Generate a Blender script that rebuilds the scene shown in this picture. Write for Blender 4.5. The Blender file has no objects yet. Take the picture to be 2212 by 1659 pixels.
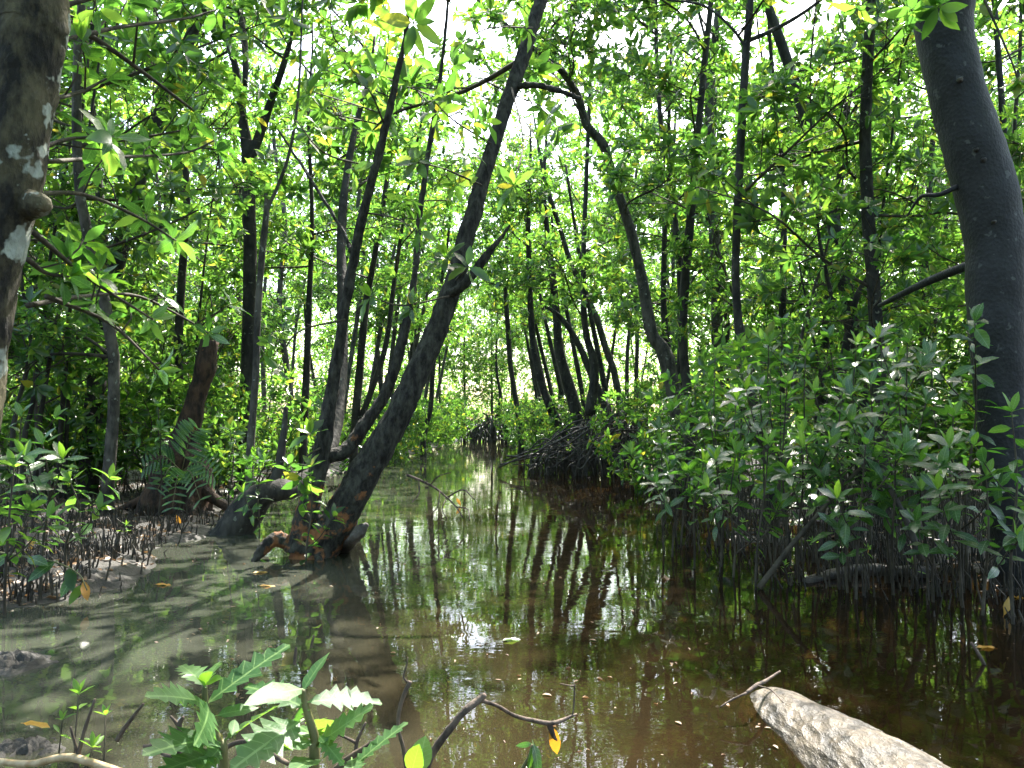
import bpy, math, random
import numpy as np
from mathutils import Vector, Matrix, Quaternion, noise as mnoise

# ------------------------------------------------------------------ camera, sky, sun, exposure
scene = bpy.context.scene
CAM_H = 0.95
FD = 1736.0                      # focal length measured on a 2212 x 1659 frame
PITCH = math.atan((911 - 829.5) / FD)
cam_data = bpy.data.cameras.new("camera")
cam_data.sensor_width = 36.0
cam_data.lens = 36.0 * FD / 2212.0
cam_data.clip_start = 0.05
cam_data.clip_end = 2000
cam = bpy.data.objects.new("camera", cam_data)
scene.collection.objects.link(cam)
cam.location = (0, 0, CAM_H)
cam.rotation_euler = (math.radians(90) + PITCH, 0, 0)
scene.camera = cam

SUN_EL, SUN_AZ = math.radians(54), math.radians(20)     # azimuth measured from +Y towards +X
SUN_DIR = Vector((math.sin(SUN_AZ) * math.cos(SUN_EL), math.cos(SUN_AZ) * math.cos(SUN_EL), math.sin(SUN_EL)))
world = bpy.data.worlds.new("World")
scene.world = world
world.use_nodes = True
wn = world.node_tree.nodes
wl = world.node_tree.links
for n in list(wn):
    wn.remove(n)
sky = wn.new("ShaderNodeTexSky")
sky.sky_type = 'NISHITA'
sky.sun_disc = False
sky.sun_elevation = SUN_EL
sky.sun_rotation = SUN_AZ
sky.air_density = 1.2
sky.dust_density = 3.5
sky.ozone_density = 1.0
bg = wn.new("ShaderNodeBackground")
bg.inputs["Strength"].default_value = 0.15
wo = wn.new("ShaderNodeOutputWorld")
wl.new(sky.outputs[0], bg.inputs[0])
wl.new(bg.outputs[0], wo.inputs[0])

sun_data = bpy.data.lights.new("sun", 'SUN')
sun_data.energy = 3.4
sun_data.angle = math.radians(0.53)
sun_data.color = (1.0, 0.95, 0.86)
sun = bpy.data.objects.new("sun", sun_data)
scene.collection.objects.link(sun)
sun.rotation_euler = SUN_DIR.to_track_quat('Z', 'Y').to_euler()
sun.location = (0, 0, 30)

vs = scene.view_settings
vs.view_transform = 'Standard'
vs.look = 'None'
vs.exposure = 2.65
vs.gamma = 1.0
vs.use_curve_mapping = False
cy = scene.cycles
cy.max_bounces = 6
cy.diffuse_bounces = 2
cy.glossy_bounces = 3
cy.transmission_bounces = 4
cy.transparent_max_bounces = 8
cy.sample_clamp_indirect = 8.0
cy.caustics_reflective = False
cy.caustics_refractive = False
cy.use_denoising = True
cy.use_adaptive_sampling = False

# ------------------------------------------------------------------ helpers
C = scene.collection
rs = np.random.RandomState(7)
random.seed(7)
SP, CP = math.sin(PITCH), math.cos(PITCH)


def V3(*a):
    return Vector(a)


def P(u, v, d):
    """The place at distance d (along +Y) seen at u, v of a 2212 x 1659 frame."""
    xs, ys = (u - 1106) / FD, (829.5 - v) / FD
    f = CP - ys * SP
    return Vector((xs / f * d, d, CAM_H + (SP + ys * CP) / f * d))


def G(u, v, z=0.0):
    """The place on the level z seen at u, v."""
    xs, ys = (u - 1106) / FD, (829.5 - v) / FD
    f, up = CP - ys * SP, SP + ys * CP
    d = (z - CAM_H) * f / up
    return Vector((xs / f * d, d, z))


def proj(p):
    """Where a place falls on the 2212 x 1659 frame, used to keep openings in the canopy."""
    dy, dz = p[1], p[2] - CAM_H
    f = CP * dy + SP * dz
    if f < 0.05:
        return (-9999, -9999)
    return (1106 + FD * p[0] / f, 829.5 - FD * (CP * dz - SP * dy) / f)


def link(o):
    C.objects.link(o)
    return o


def tag(o, label, cat, group=None):
    o["label"] = label
    o["category"] = cat
    if group:
        o["group"] = group
    return o


def thing(name, label, cat, loc, group=None):
    o = link(bpy.data.objects.new(name, None))
    o.empty_display_size = 0.1
    o.location = loc
    return tag(o, label, cat, group)


def part(name, mesh, parent, mat4=None, kind=None):
    o = link(bpy.data.objects.new(name, mesh))
    o.parent = parent
    if mat4 is not None:
        o.matrix_basis = mat4
    if kind:
        o["kind"] = kind
    return o


class MB:
    """Collects vertices and faces, then becomes one mesh."""
    def __init__(self):
        self.v, self.f, self.m, self.n = [], [], [], 0

    def add(self, verts, faces, mi=0):
        verts = np.asarray(verts, dtype=np.float64).reshape(-1, 3)
        self.v.append(verts)
        for fc in faces:
            self.f.append(tuple(i + self.n for i in fc))
            self.m.append(mi)
        self.n += len(verts)
        return self

    def mesh(self, name, mats, smooth=True):
        me = bpy.data.meshes.new(name)
        me.from_pydata(np.concatenate(self.v).tolist() if self.v else [], [], self.f)
        for m in (mats if isinstance(mats, (list, tuple)) else [mats]):
            me.materials.append(m)
        if len(set(self.m)) > 1:
            me.polygons.foreach_set("material_index", self.m)
        if smooth:
            me.polygons.foreach_set("use_smooth", [True] * len(me.polygons))
        me.update()
        return me


def catmull(pts, n):
    """n points per span through pts (rows of any width)."""
    p = np.asarray(pts, float)
    if len(p) == 2:
        t = np.linspace(0, 1, n + 1)[:, None]
        return p[0] * (1 - t) + p[1] * t
    q = np.vstack([2 * p[0] - p[1], p, 2 * p[-1] - p[-2]])
    out = []
    for i in range(1, len(q) - 2):
        for k in range(n):
            t = k / n
            a, b, c, d = q[i - 1], q[i], q[i + 1], q[i + 2]
            out.append(0.5 * ((2 * b) + (-a + c) * t + (2 * a - 5 * b + 4 * c - d) * t * t + (-a + 3 * b - 3 * c + d) * t ** 3))
    out.append(p[-1])
    return np.array(out)


def tube(mb, pts, rad, sides=8, rough=0.0, freq=9.0, cap=True, mi=0, seed=0.0, flare=None, fine=0.0):
    """A tube of varying radius; rough moves its skin in and out."""
    pts = np.asarray(pts, float)
    n = len(pts)
    rad = np.broadcast_to(np.asarray(rad, float), (n,)) if np.ndim(rad) == 0 else np.asarray(rad, float)
    tan = np.gradient(pts, axis=0)
    tan /= np.linalg.norm(tan, axis=1)[:, None] + 1e-9
    ref = np.array([0.0, 1.0, 0.0]) if abs(tan[0][1]) < 0.8 else np.array([1.0, 0.0, 0.0])
    verts = []
    ang = np.linspace(0, 2 * math.pi, sides, endpoint=False)
    for i in range(n):
        a = ref - tan[i] * np.dot(ref, tan[i])
        a /= np.linalg.norm(a) + 1e-9
        ref = a
        b = np.cross(tan[i], a)
        for k in range(sides):
            dvec = a * math.cos(ang[k]) + b * math.sin(ang[k])
            r = rad[i]
            if rough:
                q = Vector(pts[i] + dvec * r)
                s = mnoise.noise(q * freq + Vector((seed, 0, 0))) + 0.5 * mnoise.noise(q * freq * 2.7 + Vector((0, seed, 0)))
                r *= 1 + rough * s
            if fine:
                q = Vector(pts[i] + dvec * r)
                q.z *= .6
                c_ = mnoise.noise(q * 34) + .6 * mnoise.noise(q * 75)
                r += fine * (abs(c_) * 1.6 - .8)
            if flare:
                r *= flare(i / (n - 1), ang[k])
            verts.append(pts[i] + dvec * r)
    faces = []
    for i in range(n - 1):
        for k in range(sides):
            k2 = (k + 1) % sides
            faces.append((i * sides + k, i * sides + k2, (i + 1) * sides + k2, (i + 1) * sides + k))
    if cap:
        faces.append(tuple(range(sides - 1, -1, -1)))
        faces.append(tuple((n - 1) * sides + k for k in range(sides)))
    mb.add(verts, faces, mi)
    return mb


# ------------------------------------------------------------------ materials
def new_mat(name):
    m = bpy.data.materials.new(name)
    m.use_nodes = True
    nt = m.node_tree
    for n in list(nt.nodes):
        nt.nodes.remove(n)
    out = nt.nodes.new("ShaderNodeOutputMaterial")
    return m, nt, out


def nd(nt, typ, **inp):
    n = nt.nodes.new(typ)
    for k, v in inp.items():
        k = k.replace("_", " ")
        if k in n.inputs:
            n.inputs[k].default_value = v
        else:
            setattr(n, k.replace(" ", "_"), v)
    return n


def ramp(nt, stops, interp='LINEAR'):
    n = nt.nodes.new("ShaderNodeValToRGB")
    n.color_ramp.interpolation = interp
    el = n.color_ramp.elements
    while len(el) < len(stops):
        el.new(0.5)
    for e, (p, c) in zip(el, stops):
        e.position = p
        e.color = (c[0], c[1], c[2], 1) if len(c) == 3 else c
    return n


def leaf_material(name, stops, trans, rough=0.32, tfac=0.42, veins=False, spec=0.85):
    m, nt, out = new_mat(name)
    L = nt.links.new
    geo = nd(nt, "ShaderNodeNewGeometry")
    oi = nd(nt, "ShaderNodeObjectInfo")
    add = nd(nt, "ShaderNodeMath", operation='ADD')
    L(geo.outputs["Random Per Island"], add.inputs[0])
    L(oi.outputs["Random"], add.inputs[1])
    fr = nd(nt, "ShaderNodeMath", operation='FRACT')
    L(add.outputs[0], fr.inputs[0])
    rp = ramp(nt, stops)
    L(fr.outputs[0], rp.inputs[0])
    tr = ramp(nt, trans)
    L(fr.outputs[0], tr.inputs[0])
    tc = nd(nt, "ShaderNodeTexCoord")
    nz = nd(nt, "ShaderNodeTexNoise", Scale=22.0, Detail=2.0)
    L(tc.outputs["Object"], nz.inputs["Vector"])
    mixn = nd(nt, "ShaderNodeMix", data_type='RGBA', blend_type='MULTIPLY')
    mixn.inputs[0].default_value = 0.5
    L(rp.outputs[0], mixn.inputs[6])
    L(nz.outputs["Fac"], mixn.inputs[7])
    # underside is paler and duller
    und = nd(nt, "ShaderNodeMix", data_type='RGBA')
    hs = nd(nt, "ShaderNodeHueSaturation", Saturation=0.75, Value=1.35)
    L(rp.outputs[0], hs.inputs["Color"])
    L(geo.outputs["Backfacing"], und.inputs[0])
    L(mixn.outputs[2], und.inputs[6])
    L(hs.outputs[0], und.inputs[7])
    pr = nd(nt, "ShaderNodeBsdfPrincipled", Roughness=rough)
    pr.inputs["Specular IOR Level"].default_value = spec
    base_out = und.outputs[2]
    if veins:
        sp = nd(nt, "ShaderNodeSeparateXYZ")
        L(tc.outputs["Object"], sp.inputs[0])
        ab = nd(nt, "ShaderNodeMath", operation='ABSOLUTE')
        L(sp.outputs[0], ab.inputs[0])
        rib = nd(nt, "ShaderNodeMath", operation='LESS_THAN')
        rib.inputs[1].default_value = 0.012
        L(ab.outputs[0], rib.inputs[0])
        ma = nd(nt, "ShaderNodeMath", operation='MULTIPLY_ADD')
        ma.inputs[1].default_value = -0.75
        L(ab.outputs[0], ma.inputs[0])
        L(sp.outputs[1], ma.inputs[2])
        mm = nd(nt, "ShaderNodeMath", operation='MULTIPLY')
        mm.inputs[1].default_value = 7.5
        L(ma.outputs[0], mm.inputs[0])
        ff = nd(nt, "ShaderNodeMath", operation='FRACT')
        L(mm.outputs[0], ff.inputs[0])
        lt = nd(nt, "ShaderNodeMath", operation='LESS_THAN')
        lt.inputs[1].default_value = 0.07
        L(ff.outputs[0], lt.inputs[0])
        mxv = nd(nt, "ShaderNodeMath", operation='MAXIMUM')
        L(rib.outputs[0], mxv.inputs[0])
        L(lt.outputs[0], mxv.inputs[1])
        vf = nd(nt, "ShaderNodeMath", operation='MULTIPLY')
        vf.inputs[1].default_value = 0.6
        L(mxv.outputs[0], vf.inputs[0])
        vm = nd(nt, "ShaderNodeMix", data_type='RGBA')
        L(vf.outputs[0], vm.inputs[0])
        L(base_out, vm.inputs[6])
        vm.inputs[7].default_value = (0.25, 0.38, 0.14, 1)
        base_out = vm.outputs[2]
    L(base_out, pr.inputs["Base Color"])
    tl = nd(nt, "ShaderNodeBsdfTranslucent")
    L(tr.outputs[0], tl.inputs["Color"])
    mx = nd(nt, "ShaderNodeMixShader")
    mx.inputs[0].default_value = tfac
    L(pr.outputs[0], mx.inputs[1])
    L(tl.outputs[0], mx.inputs[2])
    L(mx.outputs[0], out.inputs[0])
    nz2 = nd(nt, "ShaderNodeTexNoise", Scale=60.0, Detail=1.0)
    L(tc.outputs["Object"], nz2.inputs["Vector"])
    bp = nd(nt, "ShaderNodeBump", Strength=0.25, Distance=0.004)
    L(nz2.outputs["Fac"], bp.inputs["Height"])
    L(bp.outputs[0], pr.inputs["Normal"])
    return m


GREEN = [(0.0, (0.022, 0.062, 0.020)), (0.45, (0.032, 0.090, 0.020)), (0.8, (0.050, 0.125, 0.022)), (0.985, (0.09, 0.19, 0.03)), (1.0, (0.30, 0.26, 0.03))]
GREEN_T = [(0.0, (0.10, 0.27, 0.035)), (0.5, (0.18, 0.41, 0.045)), (0.92, (0.33, 0.58, 0.055)), (1.0, (0.50, 0.46, 0.04))]
leaf_mat = leaf_material("mangrove_leaf", GREEN, GREEN_T, rough=0.22, tfac=0.50)
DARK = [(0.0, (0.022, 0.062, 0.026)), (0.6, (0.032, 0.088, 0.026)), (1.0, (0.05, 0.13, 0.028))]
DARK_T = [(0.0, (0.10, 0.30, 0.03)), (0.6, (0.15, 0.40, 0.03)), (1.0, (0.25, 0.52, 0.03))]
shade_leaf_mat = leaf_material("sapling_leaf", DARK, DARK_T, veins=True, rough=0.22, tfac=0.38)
YOUNG = [(0.0, (0.08, 0.20, 0.03)), (1.0, (0.13, 0.27, 0.035))]
YOUNG_T = [(0.0, (0.26, 0.55, 0.04)), (1.0, (0.36, 0.64, 0.04))]
young_leaf_mat = leaf_material("young_leaf", YOUNG, YOUNG_T, rough=0.35, tfac=0.45, veins=True, spec=0.5)
SPINY = [(0.0, (0.045, 0.12, 0.04)), (0.5, (0.065, 0.15, 0.052)), (1.0, (0.09, 0.19, 0.055))]
SPINY_T = [(0.0, (0.18, 0.45, 0.06)), (1.0, (0.35, 0.62, 0.06))]
spiny_leaf_mat = leaf_material("spiny_leaf", SPINY, SPINY_T, rough=0.42, tfac=0.35, veins=True, spec=0.35)
YEL = [(0.0, (0.55, 0.27, 0.02)), (0.6, (0.62, 0.36, 0.03)), (1.0, (0.42, 0.17, 0.03))]
YEL_T = [(0.0, (0.75, 0.38, 0.02)), (1.0, (0.7, 0.3, 0.03))]
yellow_leaf_mat = leaf_material("yellow_leaf", YEL, YEL_T, rough=0.4, tfac=0.4)
BRN = [(0.0, (0.16, 0.085, 0.035)), (0.6, (0.26, 0.14, 0.05)), (1.0, (0.30, 0.19, 0.09))]
brown_leaf_mat = leaf_material("dead_leaf", BRN, BRN, rough=0.55, tfac=0.2)


def bark_material(name, dark, light, scale=9.0, bump=0.6, rough=0.8, patch=None, patch_lo=0.58, patch_hi=0.64, patch_scale=3.0,
                  patch_z=None, fissure=26.0, spots=None, spec=0.35, bdist=0.012, stretch=0.45, along_y=1.0):
    m, nt, out = new_mat(name)
    L = nt.links.new
    tc = nd(nt, "ShaderNodeTexCoord")
    mp = nd(nt, "ShaderNodeMapping")
    mp.inputs["Scale"].default_value = (1, along_y, stretch)
    L(tc.outputs["Object"], mp.inputs[0])
    n1 = nd(nt, "ShaderNodeTexNoise", Scale=scale, Detail=6.0, Roughness=0.65)
    L(mp.outputs[0], n1.inputs["Vector"])
    r1 = ramp(nt, [(0.40, dark), (0.63, light)])
    L(n1.outputs["Fac"], r1.inputs[0])
    col = r1.outputs[0]
    if patch:
        n2 = nd(nt, "ShaderNodeTexNoise", Scale=patch_scale, Detail=4.0, Roughness=0.6)
        L(tc.outputs["Object"], n2.inputs["Vector"])
        fac = n2.outputs["Fac"]
        if patch_z:
            sx = nd(nt, "ShaderNodeSeparateXYZ")
            L(tc.outputs["Object"], sx.inputs[0])
            mr = nd(nt, "ShaderNodeMapRange")
            mr.inputs[1].default_value, mr.inputs[2].default_value = patch_z
            mr.inputs[3].default_value, mr.inputs[4].default_value = 0.05, -0.25
            L(sx.outputs[2], mr.inputs[0])
            ad = nd(nt, "ShaderNodeMath", operation='ADD')
            L(fac, ad.inputs[0])
            L(mr.outputs[0], ad.inputs[1])
            fac = ad.outputs[0]
        rp = ramp(nt, [(patch_lo, (0, 0, 0)), (patch_hi, (1, 1, 1))])
        L(fac, rp.inputs[0])
        pc = ramp(nt, [(0.3, tuple(c * 0.5 for c in patch)), (0.75, patch)])
        n3 = nd(nt, "ShaderNodeTexNoise", Scale=24.0, Detail=3.0)
        L(tc.outputs["Object"], n3.inputs["Vector"])
        L(n3.outputs["Fac"], pc.inputs[0])
        mx = nd(nt, "ShaderNodeMix", data_type='RGBA')
        L(rp.outputs[0], mx.inputs[0])
        L(col, mx.inputs[6])
        L(pc.outputs[0], mx.inputs[7])
        col = mx.outputs[2]
    if spots:
        n4 = nd(nt, "ShaderNodeTexNoise", Scale=18.0, Detail=2.0)
        L(tc.outputs["Object"], n4.inputs["Vector"])
        rp4 = ramp(nt, [(0.66, (0, 0, 0)), (0.70, (1, 1, 1))])
        L(n4.outputs["Fac"], rp4.inputs[0])
        mx4 = nd(nt, "ShaderNodeMix", data_type='RGBA')
        L(rp4.outputs[0], mx4.inputs[0])
        L(col, mx4.inputs[6])
        mx4.inputs[7].default_value = (*spots, 1)
        col = mx4.outputs[2]
    pr = nd(nt, "ShaderNodeBsdfPrincipled", Roughness=rough)
    pr.inputs["Specular IOR Level"].default_value = spec
    L(col, pr.inputs["Base Color"])
    vo = nd(nt, "ShaderNodeTexVoronoi", Scale=fissure)
    L(mp.outputs[0], vo.inputs["Vector"])
    n5 = nd(nt, "ShaderNodeTexNoise", Scale=fissure * 1.6, Detail=5.0, Roughness=0.7)
    L(mp.outputs[0], n5.inputs["Vector"])
    ad5 = nd(nt, "ShaderNodeMath", operation='ADD')
    L(vo.outputs["Distance"], ad5.inputs[0])
    L(n5.outputs["Fac"], ad5.inputs[1])
    bp = nd(nt, "ShaderNodeBump", Strength=bump, Distance=bdist)
    L(ad5.outputs[0], bp.inputs["Height"])
    L(bp.outputs[0], pr.inputs["Normal"])
    L(pr.outputs[0], out.inputs[0])
    return m


bark_dark = bark_material("dark_bark", (0.010, 0.009, 0.008), (0.050, 0.046, 0.038), spots=(0.12, 0.125, 0.10))
bark_grey = bark_material("grey_bark", (0.025, 0.023, 0.019), (0.115, 0.105, 0.088), spots=(0.19, 0.20, 0.17))
bark_lichen = bark_material("lichen_bark", (0.008, 0.007, 0.005), (0.115, 0.10, 0.055), scale=11, bump=1.0, patch=(0.42, 0.46, 0.40),
                            patch_lo=0.57, patch_hi=0.60, patch_scale=5.5, fissure=45, bdist=0.010)
bark_smooth = bark_material("smooth_dark_bark", (0.008, 0.0088, 0.010), (0.020, 0.0215, 0.024), scale=6, bump=0.5, rough=0.62, spots=(0.06, 0.063, 0.06),
                            fissure=55, bdist=0.006, stretch=0.8)
bark_orange = bark_material("peeling_bark", (0.007, 0.006, 0.005), (0.060, 0.058, 0.046), scale=22, bump=1.0, patch=(0.30, 0.125, 0.048),
                            patch_lo=0.53, patch_hi=0.60, patch_scale=8.0, patch_z=(0.40, 1.35), fissure=38, bdist=0.014)
twig_mat = bark_material("twig_bark", (0.022, 0.018, 0.012), (0.085, 0.072, 0.05), fissure=80, bump=0.3)
green_stem_mat = bark_material("green_stem", (0.07, 0.075, 0.03), (0.15, 0.13, 0.055), fissure=80, bump=0.2, rough=0.5)
root_mat = bark_material("root_bark", (0.018, 0.015, 0.012), (0.075, 0.062, 0.048), rough=0.55, fissure=50, spec=0.5)
pencil_mat = bark_material("pencil_root_bark", (0.010, 0.008, 0.005), (0.050, 0.038, 0.022), rough=0.6, fissure=60, spec=0.45)
stick_mat = bark_material("dead_stick", (0.03, 0.022, 0.018), (0.15, 0.11, 0.085), scale=30, fissure=90, bump=0.5, bdist=0.004)
cane_mat = bark_material("dry_cane", (0.30, 0.20, 0.10), (0.52, 0.40, 0.25), scale=20, fissure=60, bump=0.2, rough=0.5)
log_mat = bark_material("wet_log", (0.012, 0.008, 0.005), (0.15, 0.118, 0.082), scale=15, bump=1.0, rough=0.42, patch=(0.012, 0.009, 0.007),
                        patch_lo=0.62, patch_hi=0.68, patch_scale=9.0, fissure=34, spec=0.6, bdist=0.012, stretch=1.0, along_y=.4)
stump_mat = bark_material("rotten_wood", (0.010, 0.007, 0.005), (0.075, 0.042, 0.024), scale=12, bump=1.0, patch=(0.40, 0.13, 0.03),
                          patch_lo=0.66, patch_hi=0.70, patch_scale=7.0, fissure=30)


def mud_material(name, a, b, rough_lo=0.35, rough_hi=0.8, bdist=0.03):
    m, nt, out = new_mat(name)
    L = nt.links.new
    tc = nd(nt, "ShaderNodeTexCoord")
    n1 = nd(nt, "ShaderNodeTexNoise", Scale=3.5, Detail=8.0, Roughness=0.65)
    L(tc.outputs["Object"], n1.inputs["Vector"])
    r1 = ramp(nt, [(0.3, a), (0.7, b)])
    L(n1.outputs["Fac"], r1.inputs[0])
    pr = nd(nt, "ShaderNodeBsdfPrincipled")
    L(r1.outputs[0], pr.inputs["Base Color"])
    n2 = nd(nt, "ShaderNodeTexNoise", Scale=7.0, Detail=3.0)
    L(tc.outputs["Object"], n2.inputs["Vector"])
    mr = nd(nt, "ShaderNodeMapRange")
    mr.inputs[1].default_value, mr.inputs[2].default_value = 0.35, 0.65
    mr.inputs[3].default_value, mr.inputs[4].default_value = rough_lo, rough_hi
    L(n2.outputs["Fac"], mr.inputs[0])
    L(mr.outputs[0], pr.inputs["Roughness"])
    n3 = nd(nt, "ShaderNodeTexNoise", Scale=26.0, Detail=8.0, Roughness=0.7)
    L(tc.outputs["Object"], n3.inputs["Vector"])
    bp = nd(nt, "ShaderNodeBump", Strength=0.8, Distance=bdist)
    L(n3.outputs["Fac"], bp.inputs["Height"])
    L(bp.outputs[0], pr.inputs["Normal"])
    L(pr.outputs[0], out.inputs[0])
    return m


mud_mat = mud_material("wet_mud", (0.012, 0.010, 0.008), (0.048, 0.042, 0.034))
clod_mat = mud_material("mud_clod", (0.010, 0.009, 0.0075), (0.045, 0.040, 0.033), 0.45, 0.85, 0.02)

# water: a mirror-like skin over brown, partly see-through silt
water_mat, nt, out = new_mat("creek_water")
L = nt.links.new
tc = nd(nt, "ShaderNodeTexCoord")
n_big = nd(nt, "ShaderNodeTexNoise", Scale=0.45, Detail=3.0, Roughness=0.5)
L(tc.outputs["Object"], n_big.inputs["Vector"])
sx = nd(nt, "ShaderNodeSeparateXYZ")
L(tc.outputs["Object"], sx.inputs[0])
mrx = nd(nt, "ShaderNodeMapRange")
mrx.inputs[1].default_value, mrx.inputs[2].default_value = -2.0, 1.2
L(sx.outputs[0], mrx.inputs[0])
adx = nd(nt, "ShaderNodeMath", operation='ADD')
sub = nd(nt, "ShaderNodeMath", operation='MULTIPLY_ADD')
sub.inputs[1].default_value, sub.inputs[2].default_value = 0.9, -0.45
L(n_big.outputs["Fac"], sub.inputs[0])
L(mrx.outputs[0], adx.inputs[0])
L(sub.outputs[0], adx.inputs[1])
silt = ramp(nt, [(0.1, (0.056, 0.061, 0.046)), (0.55, (0.036, 0.029, 0.015)), (0.95, (0.026, 0.016, 0.007))])
L(adx.outputs[0], silt.inputs[0])
dens = ramp(nt, [(0.1, (0.85, 0.85, 0.85)), (0.6, (0.62, 0.62, 0.62)), (1.0, (0.22, 0.22, 0.22))])
L(adx.outputs[0], dens.inputs[0])
dif = nd(nt, "ShaderNodeBsdfDiffuse")
L(silt.outputs[0], dif.inputs["Color"])
trn = nd(nt, "ShaderNodeBsdfTransparent")
trn.inputs["Color"].default_value = (0.52, 0.39, 0.20, 1)
body = nd(nt, "ShaderNodeMixShader")
L(dens.outputs[0], body.inputs[0])
L(trn.outputs[0], body.inputs[1])
L(dif.outputs[0], body.inputs[2])
mpw = nd(nt, "ShaderNodeMapping")
mpw.inputs["Scale"].default_value = (0.55, 1.0, 1.0)
L(tc.outputs["Object"], mpw.inputs[0])
w1 = nd(nt, "ShaderNodeTexNoise", Scale=9.0, Detail=3.0, Roughness=0.55, Distortion=0.4)
L(mpw.outputs[0], w1.inputs["Vector"])
w2 = nd(nt, "ShaderNodeTexNoise", Scale=2.2, Detail=2.0)
L(tc.outputs["Object"], w2.inputs["Vector"])
w3 = nd(nt, "ShaderNodeMath", operation='MULTIPLY')
w2r = ramp(nt, [(0.38, (0.12, 0.12, 0.12)), (0.62, (1, 1, 1))])
L(w2.outputs["Fac"], w2r.inputs[0])
L(w1.outputs["Fac"], w3.inputs[0])
L(w2r.outputs[0], w3.inputs[1])
bp = nd(nt, "ShaderNodeBump", Strength=1.0, Distance=0.0010)
L(w3.outputs[0], bp.inputs["Height"])
gl = nd(nt, "ShaderNodeBsdfGlossy", Roughness=0.006)
L(bp.outputs[0], gl.inputs["Normal"])
fre = nd(nt, "ShaderNodeFresnel", IOR=1.36)
L(bp.outputs[0], fre.inputs["Normal"])
wm = nd(nt, "ShaderNodeMixShader")
L(fre.outputs[0], wm.inputs[0])
L(body.outputs[0], wm.inputs[1])
L(gl.outputs[0], wm.inputs[2])
L(wm.outputs[0], out.inputs[0])

# ------------------------------------------------------------------ ground and water
left_shore = [G(*p) for p in [(0, 1318), (120, 1312), (200, 1290), (300, 1232), (350, 1195), (440, 1152), (520, 1100), (660, 1035), (850, 992), (958, 962)]]
lsy = np.array([-4, 1.0] + [p.y for p in left_shore] + [41, 60, 400])
lsx = np.array([-3.2, -2.9] + [p.x for p in left_shore] + [-2.6, 8.0, 8.0])
right_shore = [G(*p) for p in [(2212, 1300), (1960, 1282), (1760, 1262), (1560, 1180), (1440, 1080), (1270, 1010), (1180, 985), (1130, 960)]]
rsy = np.array([-4, 1.0] + [p.y for p in right_shore] + [60, 400])
rsx = np.array([4.0, 3.4] + [p.x for p in right_shore] + [1.5, 1.5])


def smooth(a, b, x):
    t = min(1.0, max(0.0, (x - a) / (b - a)))
    return t * t * (3 - 2 * t)


def ground_z(x, y):
    l = float(np.interp(y, lsy, lsx)) - x       # metres into the left bank
    r = x - float(np.interp(y, rsy, rsx))       # metres into the right shallows
    n1 = mnoise.noise(Vector((x * 1.3, y * 1.3, 0.0)))
    n2 = mnoise.noise(Vector((x * 4.5, y * 4.5, 3.0)))
    n3 = mnoise.noise(Vector((x * 14, y * 14, 7.0)))
    z = -0.30
    lf = smooth(-0.9, 0.25, l + 0.18 * n1)
    rf = smooth(-1.3, 0.5, r + 0.35 * n1)
    z += 0.34 * lf + 0.05 * smooth(0.2, 2.0, l)
    z += 0.275 * rf + 0.07 * smooth(0.3, 2.5, r)
    z += (0.035 * n2 + 0.018 * n3) * max(lf, rf) + 0.02 * n2
    z += 0.05 * n1 * max(lf, rf)
    z += 0.30 * smooth(1.9, 1.1, y)             # the bank the view is taken from
    return z


def axis(dense_lo, dense_hi, step, far):
    a = list(np.arange(dense_lo, dense_hi, step))
    s, p = step, dense_hi
    while p < far:
        a.append(p)
        s *= 1.22
        p += s
    a.append(far)
    return a


ys = [-40, -20, -10, -5, -2, 0] + axis(0.6, 9.5, 0.055, 420)
xp = axis(0.0, 6.0, 0.065, 420)
xs = [-x for x in reversed(xp[1:])] + xp
nx, ny = len(xs), len(ys)
gv = [(x, y, ground_z(x, y)) for y in ys for x in xs]
gf = [(j * nx + i, j * nx + i + 1, (j + 1) * nx + i + 1, (j + 1) * nx + i) for j in range(ny - 1) for i in range(nx - 1)]
mb = MB().add(gv, gf)
ground = link(bpy.data.objects.new("ground", mb.mesh("ground", mud_mat)))
ground["kind"] = "structure"
mb = MB().add([(-420, -40, 0), (420, -40, 0), (420, 420, 0), (-420, 420, 0)], [(0, 1, 2, 3)])
water = link(bpy.data.objects.new("water", mb.mesh("water", water_mat, False)))
water["kind"] = "structure"

# ------------------------------------------------------------------ leaves
def norm(a):
    a = np.asarray(a, float)
    return a / (np.linalg.norm(a) + 1e-9)


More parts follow.
